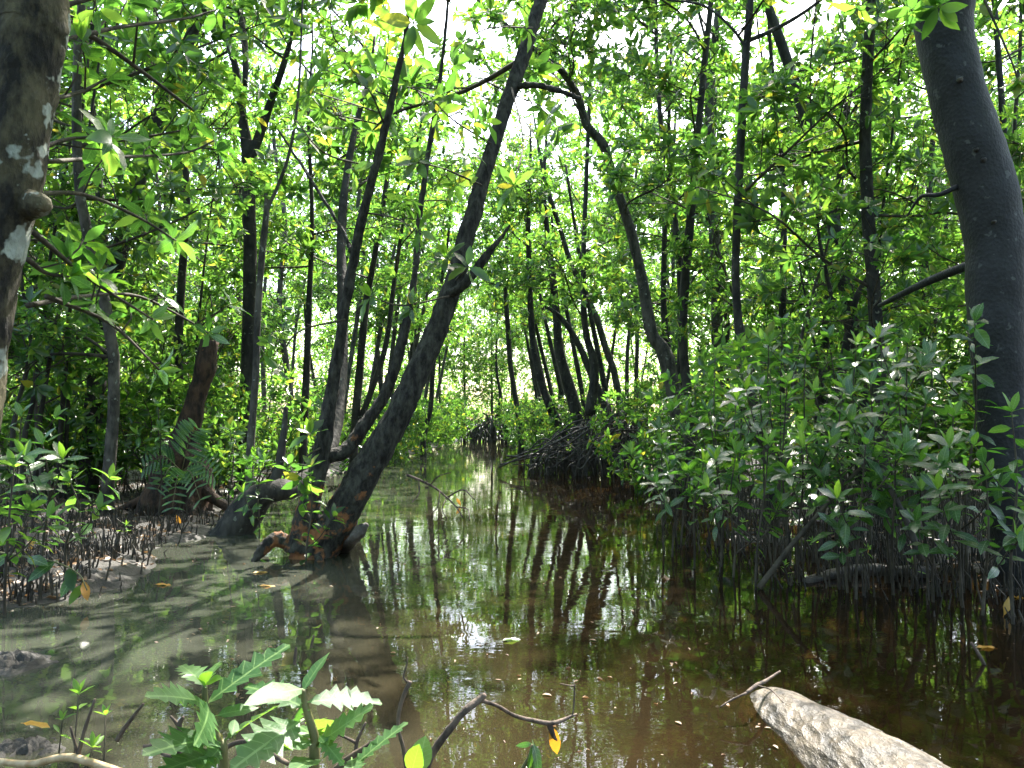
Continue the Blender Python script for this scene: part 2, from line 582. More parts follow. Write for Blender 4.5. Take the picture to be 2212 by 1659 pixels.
def leaf_mesh(name, mat, length=1.0, width=0.42, droop=0.12, fold=0.10, rows=5, shape=1.0, teeth=0, wave=0.0, seed=0, thick=0.0):
    """One leaf along +Y, upper face +Z, with a folded midrib; teeth > 0 gives it spiny lobes."""
    r = np.random.RandomState(seed)
    v, f = [], []
    ts = np.linspace(0, 1, rows * (2 if teeth else 1) + 1)
    for i, t in enumerate(ts):
        w = width * 0.5 * (math.sin(math.pi * min(1, t ** shape)) ** 0.75 if 0 < t < 1 else 0.0)
        y, z = t * length, -droop * length * t * t
        lift = fold * w * 2
        if teeth:
            w = max(w, 0.06 * width)
            out_l = w * (1.35 if i % 2 else 0.72) * (0.85 + 0.3 * r.rand())
            out_r = w * (1.35 if i % 2 else 0.72) * (0.85 + 0.3 * r.rand())
            adv = 0.035 * length if i % 2 else 0
        else:
            out_l = out_r = w
            adv = 0
        if i == len(ts) - 1:
            out_l = out_r = 0.004
        wl = wave * w * math.sin(i * 2.1 + seed)
        v += [(-out_l, y + adv, z + lift + wl), (0, y, z), (out_r, y + adv, z + lift - wl)]
    for i in range(len(ts) - 1):
        a = i * 3
        f += [(a, a + 1, a + 4, a + 3), (a + 1, a + 2, a + 5, a + 4)]
    # a short stalk
    s = len(v)
    v += [(-0.012, -0.10 * length, 0.0), (0.012, -0.10 * length, 0.0), (0.012, 0.03, 0.001), (-0.012, 0.03, 0.001)]
    f.append((s, s + 1, s + 2, s + 3))
    return MB().add(v, f).mesh(name, mat, smooth=True)


LEAF = [leaf_mesh("leaf", leaf_mat, 1, 0.36 + 0.10 * (i % 3) / 2, 0.06 + 0.09 * i, 0.05 + 0.05 * (i % 3), 5, 1.0 - 0.1 * (i % 2), 0, 0.15, i) for i in range(5)]
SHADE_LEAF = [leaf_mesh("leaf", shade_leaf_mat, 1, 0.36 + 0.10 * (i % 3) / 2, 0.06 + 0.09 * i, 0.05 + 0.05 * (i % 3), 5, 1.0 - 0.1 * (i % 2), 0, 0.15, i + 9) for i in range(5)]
YOUNG_LEAF = [leaf_mesh("leaf", young_leaf_mat, 1, 0.34, 0.03 + 0.05 * i, 0.16, 5, 1.0, 0, 0.1, i + 20) for i in range(3)]
YELLOW_LEAF = [leaf_mesh("leaf", yellow_leaf_mat, 1, 0.36, 0.05 + 0.08 * i, 0.08, 5, 1.0, 0, 0.3, i + 30) for i in range(3)]
BROWN_LEAF = [leaf_mesh("leaf", brown_leaf_mat, 1, 0.36, 0.10 + 0.1 * i, 0.2, 5, 1.0, 0, 0.8, i + 40) for i in range(3)]


def frame(pos, direction, normal, size):
    """Matrix placing a unit leaf: stalk at pos, blade along direction, upper face towards normal."""
    y = norm(direction)
    z = np.asarray(normal, float)
    z = z - y * np.dot(z, y)
    if np.linalg.norm(z) < 1e-4:
        z = np.array([0.3, 0.2, 0.9]) - y * np.dot([0.3, 0.2, 0.9], y)
    z = norm(z)
    x = np.cross(y, z)
    return Matrix(((x[0] * size, y[0] * size, z[0] * size, pos[0]), (x[1] * size, y[1] * size, z[1] * size, pos[1]),
                   (x[2] * size, y[2] * size, z[2] * size, pos[2]), (0, 0, 0, 1)))


def rosette(r, tip, ax, n, size, spread=(0.1, 0.9)):
    """Leaf placements round a twig tip: list of (pos, dir, normal, size)."""
    ax = norm(ax)
    a = norm(np.cross(ax, [0.31, 0.87, 0.2]))
    b = np.cross(ax, a)
    out = []
    ph = r.rand() * 6.28
    for k in range(n):
        th = ph + k * 2.399 + r.uniform(-.3, .3)
        rad = a * math.cos(th) + b * math.sin(th)
        e = r.uniform(*spread)
        d = norm(rad * math.cos(e) + ax * math.sin(e) + np.array([0, 0, r.uniform(-.35, .1)]))
        nn = ax * math.cos(e) - rad * math.sin(e) + r.normal(0, .25, 3) + np.array([0, 0, .25])
        out.append((np.asarray(tip) - ax * (0.03 * r.rand()) + d * 0.012, d, nn, size * r.uniform(.45, 1.15)))
    return out


def leaves_mesh(name, leaves, mats, wfac=0.40, fold=0.16):
    """Many small folded leaves in one mesh (the far foliage)."""
    pos = np.array([l[0] for l in leaves])
    d = np.array([norm(l[1]) for l in leaves])
    nn = np.array([l[2] for l in leaves], float)
    s = np.array([l[3] for l in leaves])[:, None]
    z = nn - d * np.sum(nn * d, axis=1)[:, None]
    z /= np.linalg.norm(z, axis=1)[:, None] + 1e-9
    x = np.cross(d, z)
    rv = np.random.RandomState(len(leaves))
    w = s * wfac * 0.5 * rv.uniform(.72, 1.2, (len(pos), 1))
    drop = -rv.uniform(-.05, .38, (len(pos), 1)) ** 1 * s * z
    fold = rv.uniform(.02, .45, (len(pos), 1))
    lift = z * w * fold * 2
    b = pos
    l1, r1 = pos + d * s * .34 - x * w + lift, pos + d * s * .34 + x * w + lift
    l2, r2 = pos + d * s * .72 - x * w * .8 + lift + drop * .6, pos + d * s * .72 + x * w * .8 + lift + drop * .6
    t = pos + d * s + drop
    V = np.stack([b, l1, l2, t, r2, r1], axis=1).reshape(-1, 3)
    n = len(pos)
    base = (np.arange(n) * 6)[:, None]
    F = np.concatenate([base + np.array([[0, 3, 2, 1]]), base + np.array([[0, 5, 4, 3]])], axis=1).reshape(-1, 4)
    me = bpy.data.meshes.new(name)
    me.vertices.add(len(V))
    me.vertices.foreach_set("co", V.ravel())
    me.loops.add(F.size)
    me.loops.foreach_set("vertex_index", F.ravel())
    me.polygons.add(len(F))
    me.polygons.foreach_set("loop_start", np.arange(len(F)) * 4)
    me.polygons.foreach_set("loop_total", np.full(len(F), 4))
    me.materials.append(mats)
    me.update(calc_edges=True)
    me.validate()
    return me


def bough_shape(seed, length=1.7, subs=11, lsize=0.155):
    """A bough along +X: wood as (pts, radii) runs and leaves as placements."""
    r = np.random.RandomState(seed)
    wood, leaves = [], []
    rise = r.uniform(0.05, 0.5)
    ctrl = [(0, 0, 0), (length * .3, r.uniform(-.1, .1), rise * .15), (length * .65, r.uniform(-.2, .2), rise * .5), (length, r.uniform(-.25, .25), rise)]
    ax = catmull(ctrl, 4)
    wood.append((ax, np.linspace(.017, .005, len(ax)), 5))
    def at(t):
        i = min(len(ax) - 2, int(t * (len(ax) - 1)))
        fr = t * (len(ax) - 1) - i
        return ax[i] * (1 - fr) + ax[i + 1] * fr, norm(ax[i + 1] - ax[i])
    def twig(p0, d, ln, rad):
        bend = r.normal(0, .12, 3) + np.array([0, 0, .08])
        p1 = p0 + d * ln * .5 + bend * ln * .25
        p2 = p0 + d * ln + bend * ln * .7
        wood.append((np.array([p0, p1, p2]), np.linspace(rad, rad * .55, 3), 3))
        return p1, p2, norm(p2 - p1)
    for k in range(subs):
        t = .18 + .8 * (k + r.rand() * .6) / subs
        p0, tan = at(t)
        az = (1 if k % 2 else -1) * r.uniform(.6, 1.35)
        el = r.uniform(-.35, .75)
        side = norm(np.cross([0, 0, 1], tan))
        d = norm(tan * math.cos(az) + side * math.sin(az) + np.array([0, 0, math.sin(el)]))
        p1, p2, d2 = twig(p0, d, r.uniform(.35, .8) * (1.15 - .45 * t), .007)
        leaves += rosette(r, p2, d2 + np.array([0, 0, .35]), r.randint(6, 10), lsize)
        for q in range(r.randint(2, 5)):
            s = r.uniform(.3, 1)
            pp = p0 * (1 - s) + p2 * s
            dd = norm(d2 * .5 + r.normal(0, .6, 3) + np.array([0, 0, .25]))
            _, e2, ed = twig(pp, dd, r.uniform(.12, .32), .0035)
            leaves += rosette(r, e2, ed + np.array([0, 0, .3]), r.randint(5, 10), lsize)
    for q in range(5):
        p0, tan = at(r.uniform(.1, .9))
        twig(p0, norm(tan * .5 + r.normal(0, .6, 3)), r.uniform(.2, .6), .004)
    leaves += rosette(r, ax[-1], norm(ax[-1] - ax[-2]) + np.array([0, 0, .3]), 9, lsize)
    return wood, leaves


NB = 14
BOUGH, FOLI, SHAPES = [], [], []
for i in range(NB):
    wood, lv = bough_shape(100 + i)
    SHAPES.append((wood, lv))
    mb = MB()
    for pts, rad, sd in wood:
        tube(mb, pts, rad, sd, cap=False)
    BOUGH.append(mb.mesh("bough", twig_mat))
    FOLI.append(leaves_mesh("foliage", lv, leaf_mat))


def bough_matrix(pos, az, tilt, s, roll=0.0):
    return Matrix.Translation(pos) @ Matrix.Rotation(az, 4, 'Z') @ Matrix.Rotation(-tilt, 4, 'Y') @ Matrix.Rotation(roll, 4, 'X') @ Matrix.Scale(s, 4)


# a dozen whole crowns for the farther trees (each one joined mesh of leaves and one of limbs)
CROWN, LIMBS = [], []
for c in range(7):
    r = np.random.RandomState(500 + c)
    lv, mb = [], MB()
    for k in range(10):
        z = -1.6 + 5.6 * (k + r.rand()) / 10
        M = bough_matrix(Vector((0, 0, z)), k * 2.4 + r.rand(), r.uniform(.0, .7), r.uniform(.85, 1.25) * (1.15 - .10 * abs(z - 1)), r.uniform(-.4, .4))
        wood, leaves = SHAPES[r.randint(NB)]
        A = np.array(M.to_3x3())
        T = np.array(M.translation)
        for (p, d, nn, s) in leaves:
            lv.append((A @ p + T, A @ d, A @ nn, s))
        for pts, rad, sd in wood:
            if sd > 3:
                tube(mb, pts @ A.T + T, rad, 4, cap=False)
    CROWN.append(leaves_mesh("crown", lv, leaf_mat))
    LIMBS.append(mb.mesh("limbs", twig_mat))

# ------------------------------------------------------------------ openings kept free of boughs
SKY_GAPS = [(850, 50, 75, 60), (1140, 300, 70, 95), (1225, 330, 45, 80), (1375, 130, 60, 60), (1480, 60, 60, 50), (1710, 90, 65, 75), (1560, 270, 50, 70), (1990, 340, 30, 50),
            (2150, 60, 60, 60), (1760, 560, 70, 45), (1560, 20, 60, 40), (1290, 400, 45, 60), (760, 210, 35, 30), (640, 420, 40, 40), (420, 320, 30, 25), (300, 160, 30, 25), (1230, 520, 40, 50)]
LOG_POINT = Vector((.98, 2.2, 0.1))


def allowed(p, d_keep=5.2, low=False):
    """May a bough be centred at p? Keeps the creek, the view along it, some sky gaps and the sun patch on the log open."""
    p = Vector(p)
    w = p - LOG_POINT
    t = w.dot(SUN_DIR)
    if t > 0 and (w - SUN_DIR * t).length < 0.75:
        return False
    u, v = proj(p)
    if p.y > 0.3:
        if p.y < d_keep and -150 < u < 2360 and -120 < v < 1700:
            return False
        for gu, gv_, ru, rv in SKY_GAPS:
            if ((u - gu) / (ru + 5)) ** 2 + ((v - gv_) / (rv + 5)) ** 2 < 1 and p.y < 45:
                if random.random() < 0.85:
                    return False
        # the open lane above the water
        if 930 < u < 1150 and v > 760 and p.y < 22:
            return False
        if 900 < u < 1200 and v > 640 and p.y < 10:
            return False
        l, rr = np.interp(p.y, lsy, lsx), np.interp(p.y, rsy, rsx)
        if l - .1 < p.x < rr + .1 and p.z < (2.2 if p.y < 14 else 1.3) and p.y < 32:
            return False
        if v > 860 and p.y < 8:
            return False
    return True


def trunk_run(pts_uvd, widths, top=9.5, bottom=None, sides=10, rough=0.10, n=5, wk=0.40):
    """World-space centre line and radii of a trunk traced as (u, v, distance), carried on upward to the height top."""
    P3 = [P(*q) for q in pts_uvd]
    R = [w * wk * q[2] / FD for w, q in zip(widths, pts_uvd)]
    if bottom is not None:
        P3.insert(0, Vector((P3[0].x + bottom[0], P3[0].y + bottom[1], bottom[2])))
        R.insert(0, R[0] * bottom[3])
    if top and P3[-1].z < top - .4:
        d = (P3[-1] - P3[-2]).normalized()
        q, rr = P3[-1].copy(), R[-1]
        stepn = max(2, int((top - q.z) / 1.2))
        for k in range(stepn):
            d = (d + Vector((random.uniform(-.12, .12), random.uniform(-.12, .12), .22))).normalized()
            q = q + d * ((top - P3[-1].z) / stepn)
            P3.append(q.copy())
            R.append(rr * (1 - .75 * (k + 1) / stepn))
    row = np.array([[p.x, p.y, p.z, r] for p, r in zip(P3, R)])
    row = catmull(row, n)
    return row[:, :3], np.maximum(row[:, 3], 0.004)


def add_boughs(t, base, pts, rad, zlo, zhi, count, mats=None, smin=.8, smax=1.2, keep=5.2):
    made = 0
    zs = pts[:, 2]
    for k in range(count):
        for attempt in range(6):
            z = zlo + (zhi - zlo) * (k + random.random()) / count
            i = int(np.argmin(abs(zs - z)))
            p = Vector(pts[i])
            az = random.uniform(0, 6.283)
            tilt = random.uniform(-.15, .65)
            s = random.uniform(smin, smax)
            mid = p + Vector((math.cos(az) * math.cos(tilt), math.sin(az) * math.cos(tilt), math.sin(tilt))) * (1.0 * s)
            tip = p + Vector((math.cos(az) * math.cos(tilt), math.sin(az) * math.cos(tilt), math.sin(tilt))) * (1.75 * s)
            if allowed(mid, keep) and allowed(tip, keep) and allowed(p, keep * .5):
                j = random.randrange(NB)
                M = bough_matrix(p - base, az, tilt, s, random.uniform(-.5, .5))
                b = part("bough", BOUGH[j], t, M)
                part("foliage", FOLI[j], b, None, "stuff")
                made += 1
                break
    return made


trees = []


def tree(label, traced, widths, mat, top=9.5, bottom=None, sides=11, rough=.10, boughs=(2.2, 9.0, 12), group=None, keep=5.2, forks=(), smin=.8, smax=1.2, flare=None, fine=0.0):
    pts, rad = trunk_run(traced, widths, top, bottom, sides, rough, 12 if sides > 20 else 5, .45 if sides > 20 else .40)
    base = Vector(pts[0])
    t = thing("mangrove_tree", label, "tree", base, group)
    mb = tube(MB(), pts - np.array(base), rad, sides, rough, 6.0, seed=base.x * 3.1, flare=flare, fine=fine)
    part("trunk", mb.mesh("trunk", mat), t)
    runs = [(pts, rad)]
    for nm, tr, wd, tp in forks:
        p2, r2 = trunk_run(tr, wd, tp, None, n=10 if sides > 20 else 5)
        part(nm, tube(MB(), p2 - np.array(base), r2, max(6, sides - 10) if sides > 20 else 8, rough, 8.0, seed=base.y, fine=fine).mesh(nm, mat), t)
        runs.append((p2, r2))
    if boughs:
        lo, hi, cnt = boughs
        for pts_, rad_ in runs:
            if len(runs) > 1 and pts_[-1][2] < lo:
                continue
            add_boughs(t, base, pts_, rad_, max(lo, pts_[0][2]), min(hi, pts_[-1][2]), max(2, int(cnt * .8) // len(runs)), keep=keep, smin=smin, smax=smax)
    trees.append(t)
    return t, base


# ------------------------------------------------------------------ the trees one can point at
def root_flare(k, lobes, amount, phase=0.0, upto=.22):
    def f(t, a):
        e = max(0.0, 1 - t / upto)
        return 1 + amount * e * e * (0.45 + 0.55 * math.cos(lobes * a + phase))
    return f


tree_edge_left, base_a = tree("thick lichen-spotted trunk leaning in at the top left edge",
     [(-95, 1000, 2.45), (-62, 800, 2.45), (-22, 600, 2.45), (22, 420, 2.45), (48, 250, 2.45), (62, 100, 2.45), (70, -60, 2.45)], [150, 148, 128, 132, 140, 150, 160],
     bark_lichen, 7.5, (-.25, 0, -.1, 1.3), 44, .09, (2.6, 7.4, 12), keep=3.2, smin=1.0, smax=1.5, fine=.006)
# the knob on that trunk
kp = P(88, 442, 2.40)
mb = MB()
tube(mb, np.array([P(60, 442, 2.44), P(85, 440, 2.40), P(98, 443, 2.38)]) - np.array(base_a), [.05, .036, .018], 10, .25, 20)
part("knob", mb.mesh("knob", bark_lichen), tree_edge_left)

tree_edge_right, base_b = tree("thick smooth dark grey trunk curving up along the right edge",
     [(2205, 1190, 4.7), (2178, 1030, 4.7), (2168, 900, 4.7), (2158, 760, 4.7), (2153, 640, 4.7), (2146, 500, 4.7), (2112, 350, 4.7), (2070, 208, 4.7), (2040, 69, 4.7), (2030, -60, 4.7)],
     [118, 112, 116, 122, 132, 132, 138, 124, 128, 150], bark_smooth, 7.5, (.03, 0, -.1, 1.2), 36, .05, (3.6, 7.4, 12), fine=.0012, keep=5.2, smin=1.0, smax=1.5,
     forks=[("branch", [(2085, 395, 4.7), (2030, 420, 4.7), (1990, 425, 4.8), (1960, 465, 4.9)], [16, 13, 10, 5], None),
            ("branch", [(2100, 570, 4.75), (2000, 610, 5.2), (1900, 660, 5.8)], [26, 22, 12], None)])

for u, v, w in [(2077, 170, 8), (2112, 322, 6), (2128, 345, 9), (2150, 478, 6), (2120, 660, 5)]:
    c = P(u, v, 4.7)
    rr_ = 66 * 4.7 / FD
    a = P(u, v, 4.7 - rr_ * .93)
    rk = w * .5 * 4.7 / FD
    part("knot", tube(MB(), np.array([a + Vector((0, .02, 0)), a, a + Vector((0, -.003, -.002))]) - np.array(base_b), [rk * 1.6, rk * 1.0, rk * .7], 9, .3, 60).mesh("knot", root_mat), tree_edge_right)

tree_lean, base_c = tree("leaning dark trunk with orange peeling base rising across the centre from the water",
     [(680, 1195, 5.75), (735, 1115, 5.75), (795, 1010, 5.75), (868, 882, 5.75), (930, 742, 5.8), (983, 605, 5.85), (1017, 478, 5.9), (1070, 300, 6.0), (1110, 180, 6.1), (1150, 60, 6.2), (1180, -30, 6.3)],
     [112, 90, 77, 63, 56, 48, 43, 37, 37, 34, 32], bark_orange, 8.5, (-.05, 0, -.25, 1.15), 40, .12, (3.6, 8.4, 24), fine=.009, keep=5.2, smin=1.0, smax=1.5, flare=root_flare(0, 5, .35, 1.0, .12),
     forks=[("stem", [(650, 1190, 5.7), (668, 1090, 5.7), (693, 985, 5.7), (716, 850, 5.7), (740, 700, 5.65), (776, 500, 5.6), (832, 280, 5.5), (860, 150, 5.45), (878, 60, 5.4)],
             [92, 62, 52, 38, 30, 28, 23, 19, 15], 5.0),
            ("stem", [(700, 985, 5.72), (745, 975, 5.8), (790, 915, 5.9), (835, 844, 6.0), (869, 736, 6.05), (895, 600, 6.1), (905, 480, 6.15), (930, 300, 6.2), (958, 110, 6.3)],
             [42, 40, 36, 33, 28, 20, 18, 15, 12], 5.5),
            ("branch", [(960, 640, 5.83), (1000, 618, 5.7), (1045, 560, 5.65), (1102, 487, 5.6)], [30, 26, 24, 7], None),
            ("branch", [(1112, 188, 6.1), (1150, 184, 6.0), (1200, 194, 5.95), (1255, 214, 5.9)], [18, 20, 17, 12], None),
            ("branch", [(760, 545, 5.6), (735, 490, 5.7), (660, 370, 5.9), (600, 280, 6.1)], [16, 12, 10, 7], None),
            ("root", [(640, 1180, 5.7), (600, 1165, 5.65), (570, 1185, 5.6), (548, 1215, 5.55)], [50, 42, 34, 18], None),
            ("root", [(700, 1190, 5.7), (690, 1205, 5.55), (700, 1228, 5.5)], [34, 26, 12], None)])

# the broken snag standing in the water beside it
q0, q1, q2, q3 = G(735, 1195, -.05), P(760, 1168, 5.6), P(778, 1148, 5.6), P(794, 1132, 5.6)
mb = tube(MB(), catmull(np.array([q0, q1, q2, q3]), 4) - np.array(q0), np.interp(np.linspace(0, 3, 13), [0, 1, 2, 3], [.05, .036, .046, .022]), 14, .5, 14, fine=.006)
o = link(bpy.data.objects.new("snag", mb.mesh("snag", root_mat)))
o.location = q0
tag(o, "short black broken snag poking from the water beside the leaning trunk's base", "snag")

tree("black sprawling trunk base on the left mud with a trunk lying to its side",
     [(520, 1125, 6.9), (560, 1075, 6.9), (600, 1058, 6.95), (640, 1050, 7.1), (690, 1010, 7.4), (720, 940, 7.8), (735, 840, 8.2), (740, 700, 8.6)], [95, 82, 60, 52, 46, 40, 34, 30], bark_dark, 8, (-.12, 0, -.1, 1.2), 14, .22, (3.5, 7.5, 10),
     forks=[("stem", [(560, 1080, 6.9), (596, 1030, 7.0), (610, 960, 7.05), (618, 880, 7.1)], [40, 26, 22, 12], None)])
tree("slim trunk forking at two thirds height behind the black sprawling base",
     [(540, 990, 7.4), (546, 900, 7.4), (553, 800, 7.4), (556, 700, 7.4), (565, 560, 7.4), (576, 452, 7.4), (574, 418, 7.4)], [22, 20, 19, 18, 18, 16, 9], bark_grey, None, (0, 0, -.05, 1.2), 9, .1, None,
     forks=[("branch", [(576, 455, 7.4), (603, 395, 7.4), (625, 330, 7.4), (642, 230, 7.4), (650, 100, 7.4)], [11, 10, 9, 8, 6], 6.5)])
tree("Y-forked dark trunk high among the leaves on the left",
     [(530, 950, 10.5), (536, 750, 10.5), (540, 560, 10.5), (537, 430, 10.5), (535, 330, 10.5), (520, 230, 10.5), (510, 150, 10.5), (486, 60, 10.5)], [36, 36, 36, 36, 34, 22, 20, 14], bark_dark, 9.5, (0, 0, 0, 1.2), 12, .12, (5.5, 9, 8),
     forks=[("branch", [(540, 345, 10.5), (565, 280, 10.5), (590, 205, 10.4), (611, 145, 10.3), (640, 40, 10.3)], [30, 26, 22, 18, 12], 9.0),
            ("branch", [(530, 185, 10.7), (530, 120, 10.8), (524, 60, 10.9)], [16, 18, 18], 9.5)])
tree("slender black trunk standing behind the left bank, upright", [(128, 975, 9.0), (139, 827, 9.0), (148, 700, 9.0), (155, 600, 9.0), (160, 420, 9.0)], [14, 13, 12, 11, 10], bark_dark, 8, (0, 0, 0, 1.2), 8, .1, (3.0, 8, 9))
tree("slender black trunk leaning right behind the left bank", [(80, 960, 8.6), (97, 840, 8.6), (114, 743, 8.6), (135, 639, 8.6), (165, 480, 8.6)], [13, 12, 11, 10, 9], bark_dark, 7.5, (0, 0, 0, 1.2), 8, .1, (3.0, 7, 8))
tree("slender black trunk nearest the left edge behind the bank", [(52, 952, 8.2), (69, 878, 8.2), (94, 715, 8.2), (108, 560, 8.2)], [15, 13, 11, 9], bark_dark, 7.5, (0, 0, 0, 1.2), 8, .1, (3.0, 7, 8))
tree("dark trunk behind the thin left stem of the leaning tree", [(655, 960, 11.5), (662, 800, 11.5), (668, 640, 11.5), (674, 470, 11.5)], [22, 20, 16, 12], bark_dark, 8.5, (0, 0, 0, 1.2), 9, .1, (3.0, 8, 10))
tree("pair of dark stems in the gap between leaning trunk and thin stem", [(765, 950, 12.5), (775, 820, 12.5), (790, 660, 12.5), (808, 560, 12.5)], [24, 22, 20, 16], bark_dark, 8.5, (0, 0, 0, 1.2), 9, .1, (3.0, 8, 10),
     forks=[("stem", [(770, 930, 12.5), (830, 760, 12.5), (850, 620, 12.5)], [18, 15, 12], 8)])
tree("dark curved trunk at the creek's right side, standing closest to the far opening", [(1222, 942, 18.2), (1196, 896, 18.2), (1175, 844, 18.2), (1161, 792, 18.2), (1150, 730, 18.2), (1142, 560, 18.4)], [32, 26, 22, 20, 18, 15], bark_dark, 9.5, (0, 0, -.1, 1.3), 10, .1, (3.4, 9, 12))
tree("stout grey-spotted trunk rising from the stilt-root thicket", [(1252, 930, 17.6), (1242, 880, 17.6), (1227, 827, 17.6), (1208, 757, 17.6), (1203, 690, 17.6), (1190, 560, 17.8)], [38, 34, 31, 26, 22, 17], bark_dark, 9.5, (0, 0, -.1, 1.3), 12, .1, (3.4, 9, 12))
tree("slim trunk arching left above the stilt-root thicket", [(1310, 905, 17.0), (1300, 860, 17.0), (1282, 820, 17.0), (1256, 757, 17.0), (1234, 716, 17.0), (1205, 680, 17.0), (1172, 658, 17.0)], [25, 22, 20, 18, 16, 13, 7], bark_dark, None, (0, 0, -.1, 1.3), 9, .1, None)
tree("long straight slim trunk leaning left behind the stilt-root thicket", [(1342, 905, 18.0), (1335, 850, 18.0), (1326, 800, 18.0), (1308, 750, 18.0), (1289, 688, 18.0), (1265, 636, 18.0), (1234, 570, 18.0), (1212, 500, 18.0)], [22, 20, 19, 19, 18, 17, 15, 13], bark_grey, 9.5, (0, 0, -.1, 1.2), 9, .1, (3.6, 9, 12))
tree("long crooked trunk bending left up towards the leaning trunk's top", [(1470, 930, 11.0), (1448, 810, 11.0), (1432, 757, 11.0), (1407, 716, 11.0), (1390, 620, 11.0), (1368, 520, 11.0), (1340, 430, 11.0), (1321, 378, 11.0), (1303, 312, 11.0), (1268, 271, 11.0), (1248, 208, 11.0), (1210, 149, 11.0), (1161, 112, 11.0)],
     [46, 42, 40, 34, 30, 28, 26, 25, 26, 24, 22, 19, 14], bark_grey, 9.0, (0, 0, -.1, 1.2), 12, .13, (3.5, 8.5, 10),
     forks=[("branch", [(1250, 215, 11.0), (1225, 165, 10.9), (1190, 140, 10.8), (1160, 118, 10.7)], [14, 16, 15, 12], None)])
tree("straight tall dark trunk crossing the right thicket to the top edge", [(1662, 1000, 8.2), (1632, 882, 8.2), (1607, 809, 8.2), (1597, 722, 8.2), (1590, 618, 8.2), (1591, 500, 8.2), (1600, 312, 8.2), (1607, 191, 8.2), (1612, 104, 8.2), (1621, -10, 8.2)],
     [40, 28, 25, 24, 22, 22, 23, 23, 22, 20], bark_dark, 8.5, (.05, 0, -.05, 1.3), 12, .1, (3.2, 8.2, 10), keep=4.5,
     forks=[("branch", [(1611, 104, 8.2), (1580, 60, 8.2), (1520, 12, 8.3), (1440, 0, 8.4)], [9, 8, 7, 5], None), ("branch", [(1612, 90, 8.2), (1680, 60, 8.3), (1760, 10, 8.4)], [14, 12, 10], 7.0)])
tree("dark trunk left of the straight tall one, leaning slightly right", [(1489, 900, 10.0), (1475, 740, 10.0), (1479, 618, 10.0), (1489, 503, 10.0), (1500, 380, 10.0), (1512, 243, 10.0), (1524, 114, 10.0), (1536, 0, 10.0)], [26, 25, 25, 24, 21, 18, 17, 15], bark_dark, 9.0, (0, 0, -.05, 1.2), 10, .1, (4.2, 8.8, 10))
tree("pale grey trunk standing just behind the two tall dark trunks", [(1556, 900, 13.5), (1550, 740, 13.5), (1548, 618, 13.5), (1540, 450, 13.5), (1532, 225, 13.5), (1548, 52, 13.5)], [33, 32, 31, 28, 25, 20], bark_grey, 9.8, (0, 0, -.05, 1.2), 10, .08, (5, 9.5, 9))
tree("V-forked dark tree above the saplings on the right", [(1812, 900, 8.8), (1816, 826, 8.8), (1829, 743, 8.8), (1836, 712, 8.8), (1815, 670, 8.8), (1798, 642, 8.8), (1780, 566, 8.8), (1765, 470, 8.8)], [26, 24, 24, 23, 15, 13, 11, 8], bark_dark, 7.5, (0, 0, -.05, 1.2), 10, .12, (3.4, 7, 7),
     forks=[("branch", [(1836, 716, 8.8), (1848, 650, 8.8), (1868, 610, 8.8), (1894, 572, 8.7), (1905, 470, 8.6)], [19, 17, 15, 13, 9], 6.0)])
tree("dark trunk glimpsed at the upper right among bright leaves", [(1770, 890, 12.0), (1790, 640, 12.0), (1815, 380, 12.0), (1833, 215, 12.0), (1860, 153, 12.0), (1879, 95, 12.0), (1890, 0, 12.0)], [24, 22, 20, 18, 16, 15, 12], bark_dark, 9.2, (0, 0, -.05, 1.2), 9, .1, (4.5, 9, 9))
tree("greyish trunk between the V-forked tree and the right-edge trunk", [(1985, 900, 11.5), (1992, 760, 11.5), (1996, 620, 11.5), (2005, 450, 11.5), (2015, 300, 11.5)], [22, 20, 19, 17, 14], bark_grey, 8.5, (0, 0, -.05, 1.2), 9, .08, (3.5, 8, 9))
tree("narrow trunk standing on the creek's far left bank", [(915, 945, 22.0), (930, 880, 22.0), (935, 800, 22.0), (945, 700, 22.0)], [16, 14, 13, 11], bark_dark, 10, (0, 0, -.1, 1.2), 8, .08, (3.0, 9.5, 14))
tree("narrow trunk standing upright in the far opening", [(1125, 930, 24.0), (1104, 800, 24.0), (1098, 720, 24.0), (1092, 620, 24.0)], [16, 14, 14, 12], bark_dark, 10, (0, 0, -.1, 1.2), 8, .08, (3.2, 9.5, 14))

# trees added to shade the creek, their crowns kept out of view
for i, (x, y, h, lx, ly, n) in enumerate([(-4.6, 5.6, 8.5, .22, .05, 22), (5.4, 7.2, 8.5, -.22, .0, 22), (-5.0, 9.5, 9.0, .28, .0, 22), (4.6, 10.5, 9.0, -.22, .0, 20), (-4.2, 1.5, 8.0, .2, .12, 20), (4.8, 2.8, 8.0, -.2, .12, 20),
                                          (-3.2, -2.5, 8.0, .12, .2, 18), (3.6, -2.0, 8.0, -.12, .2, 18), (0.4, -4.5, 8.5, 0, .25, 18)]):
    base = Vector((x, y, -.05))
    ax = catmull(np.array([(lx * z * z / 8, ly * z * z / 8, z) for z in np.linspace(0, h, 6)]), 3)
    t = thing("mangrove_tree", ["tall leaning mangrove beyond the left edge roofing the creek", "tall leaning mangrove beyond the right edge roofing the creek", "tall mangrove leaning in over the left bank", "tall mangrove leaning in over the right saplings",
                                "mangrove beside the viewpoint on the left", "mangrove beside the viewpoint on the right", "mangrove behind the viewpoint on the left", "mangrove behind the viewpoint on the right", "mangrove standing straight behind the viewpoint"][i], "tree", base)
    part("trunk", tube(MB(), ax, np.linspace(.12, .04, len(ax)), 10, .1, 6, seed=i).mesh("trunk", bark_dark), t)
    add_boughs(t, base, ax + np.array(base), None, 3.6, h, int(n * .5), keep=13.0, smin=1.0, smax=1.5)
    trees.append(t)

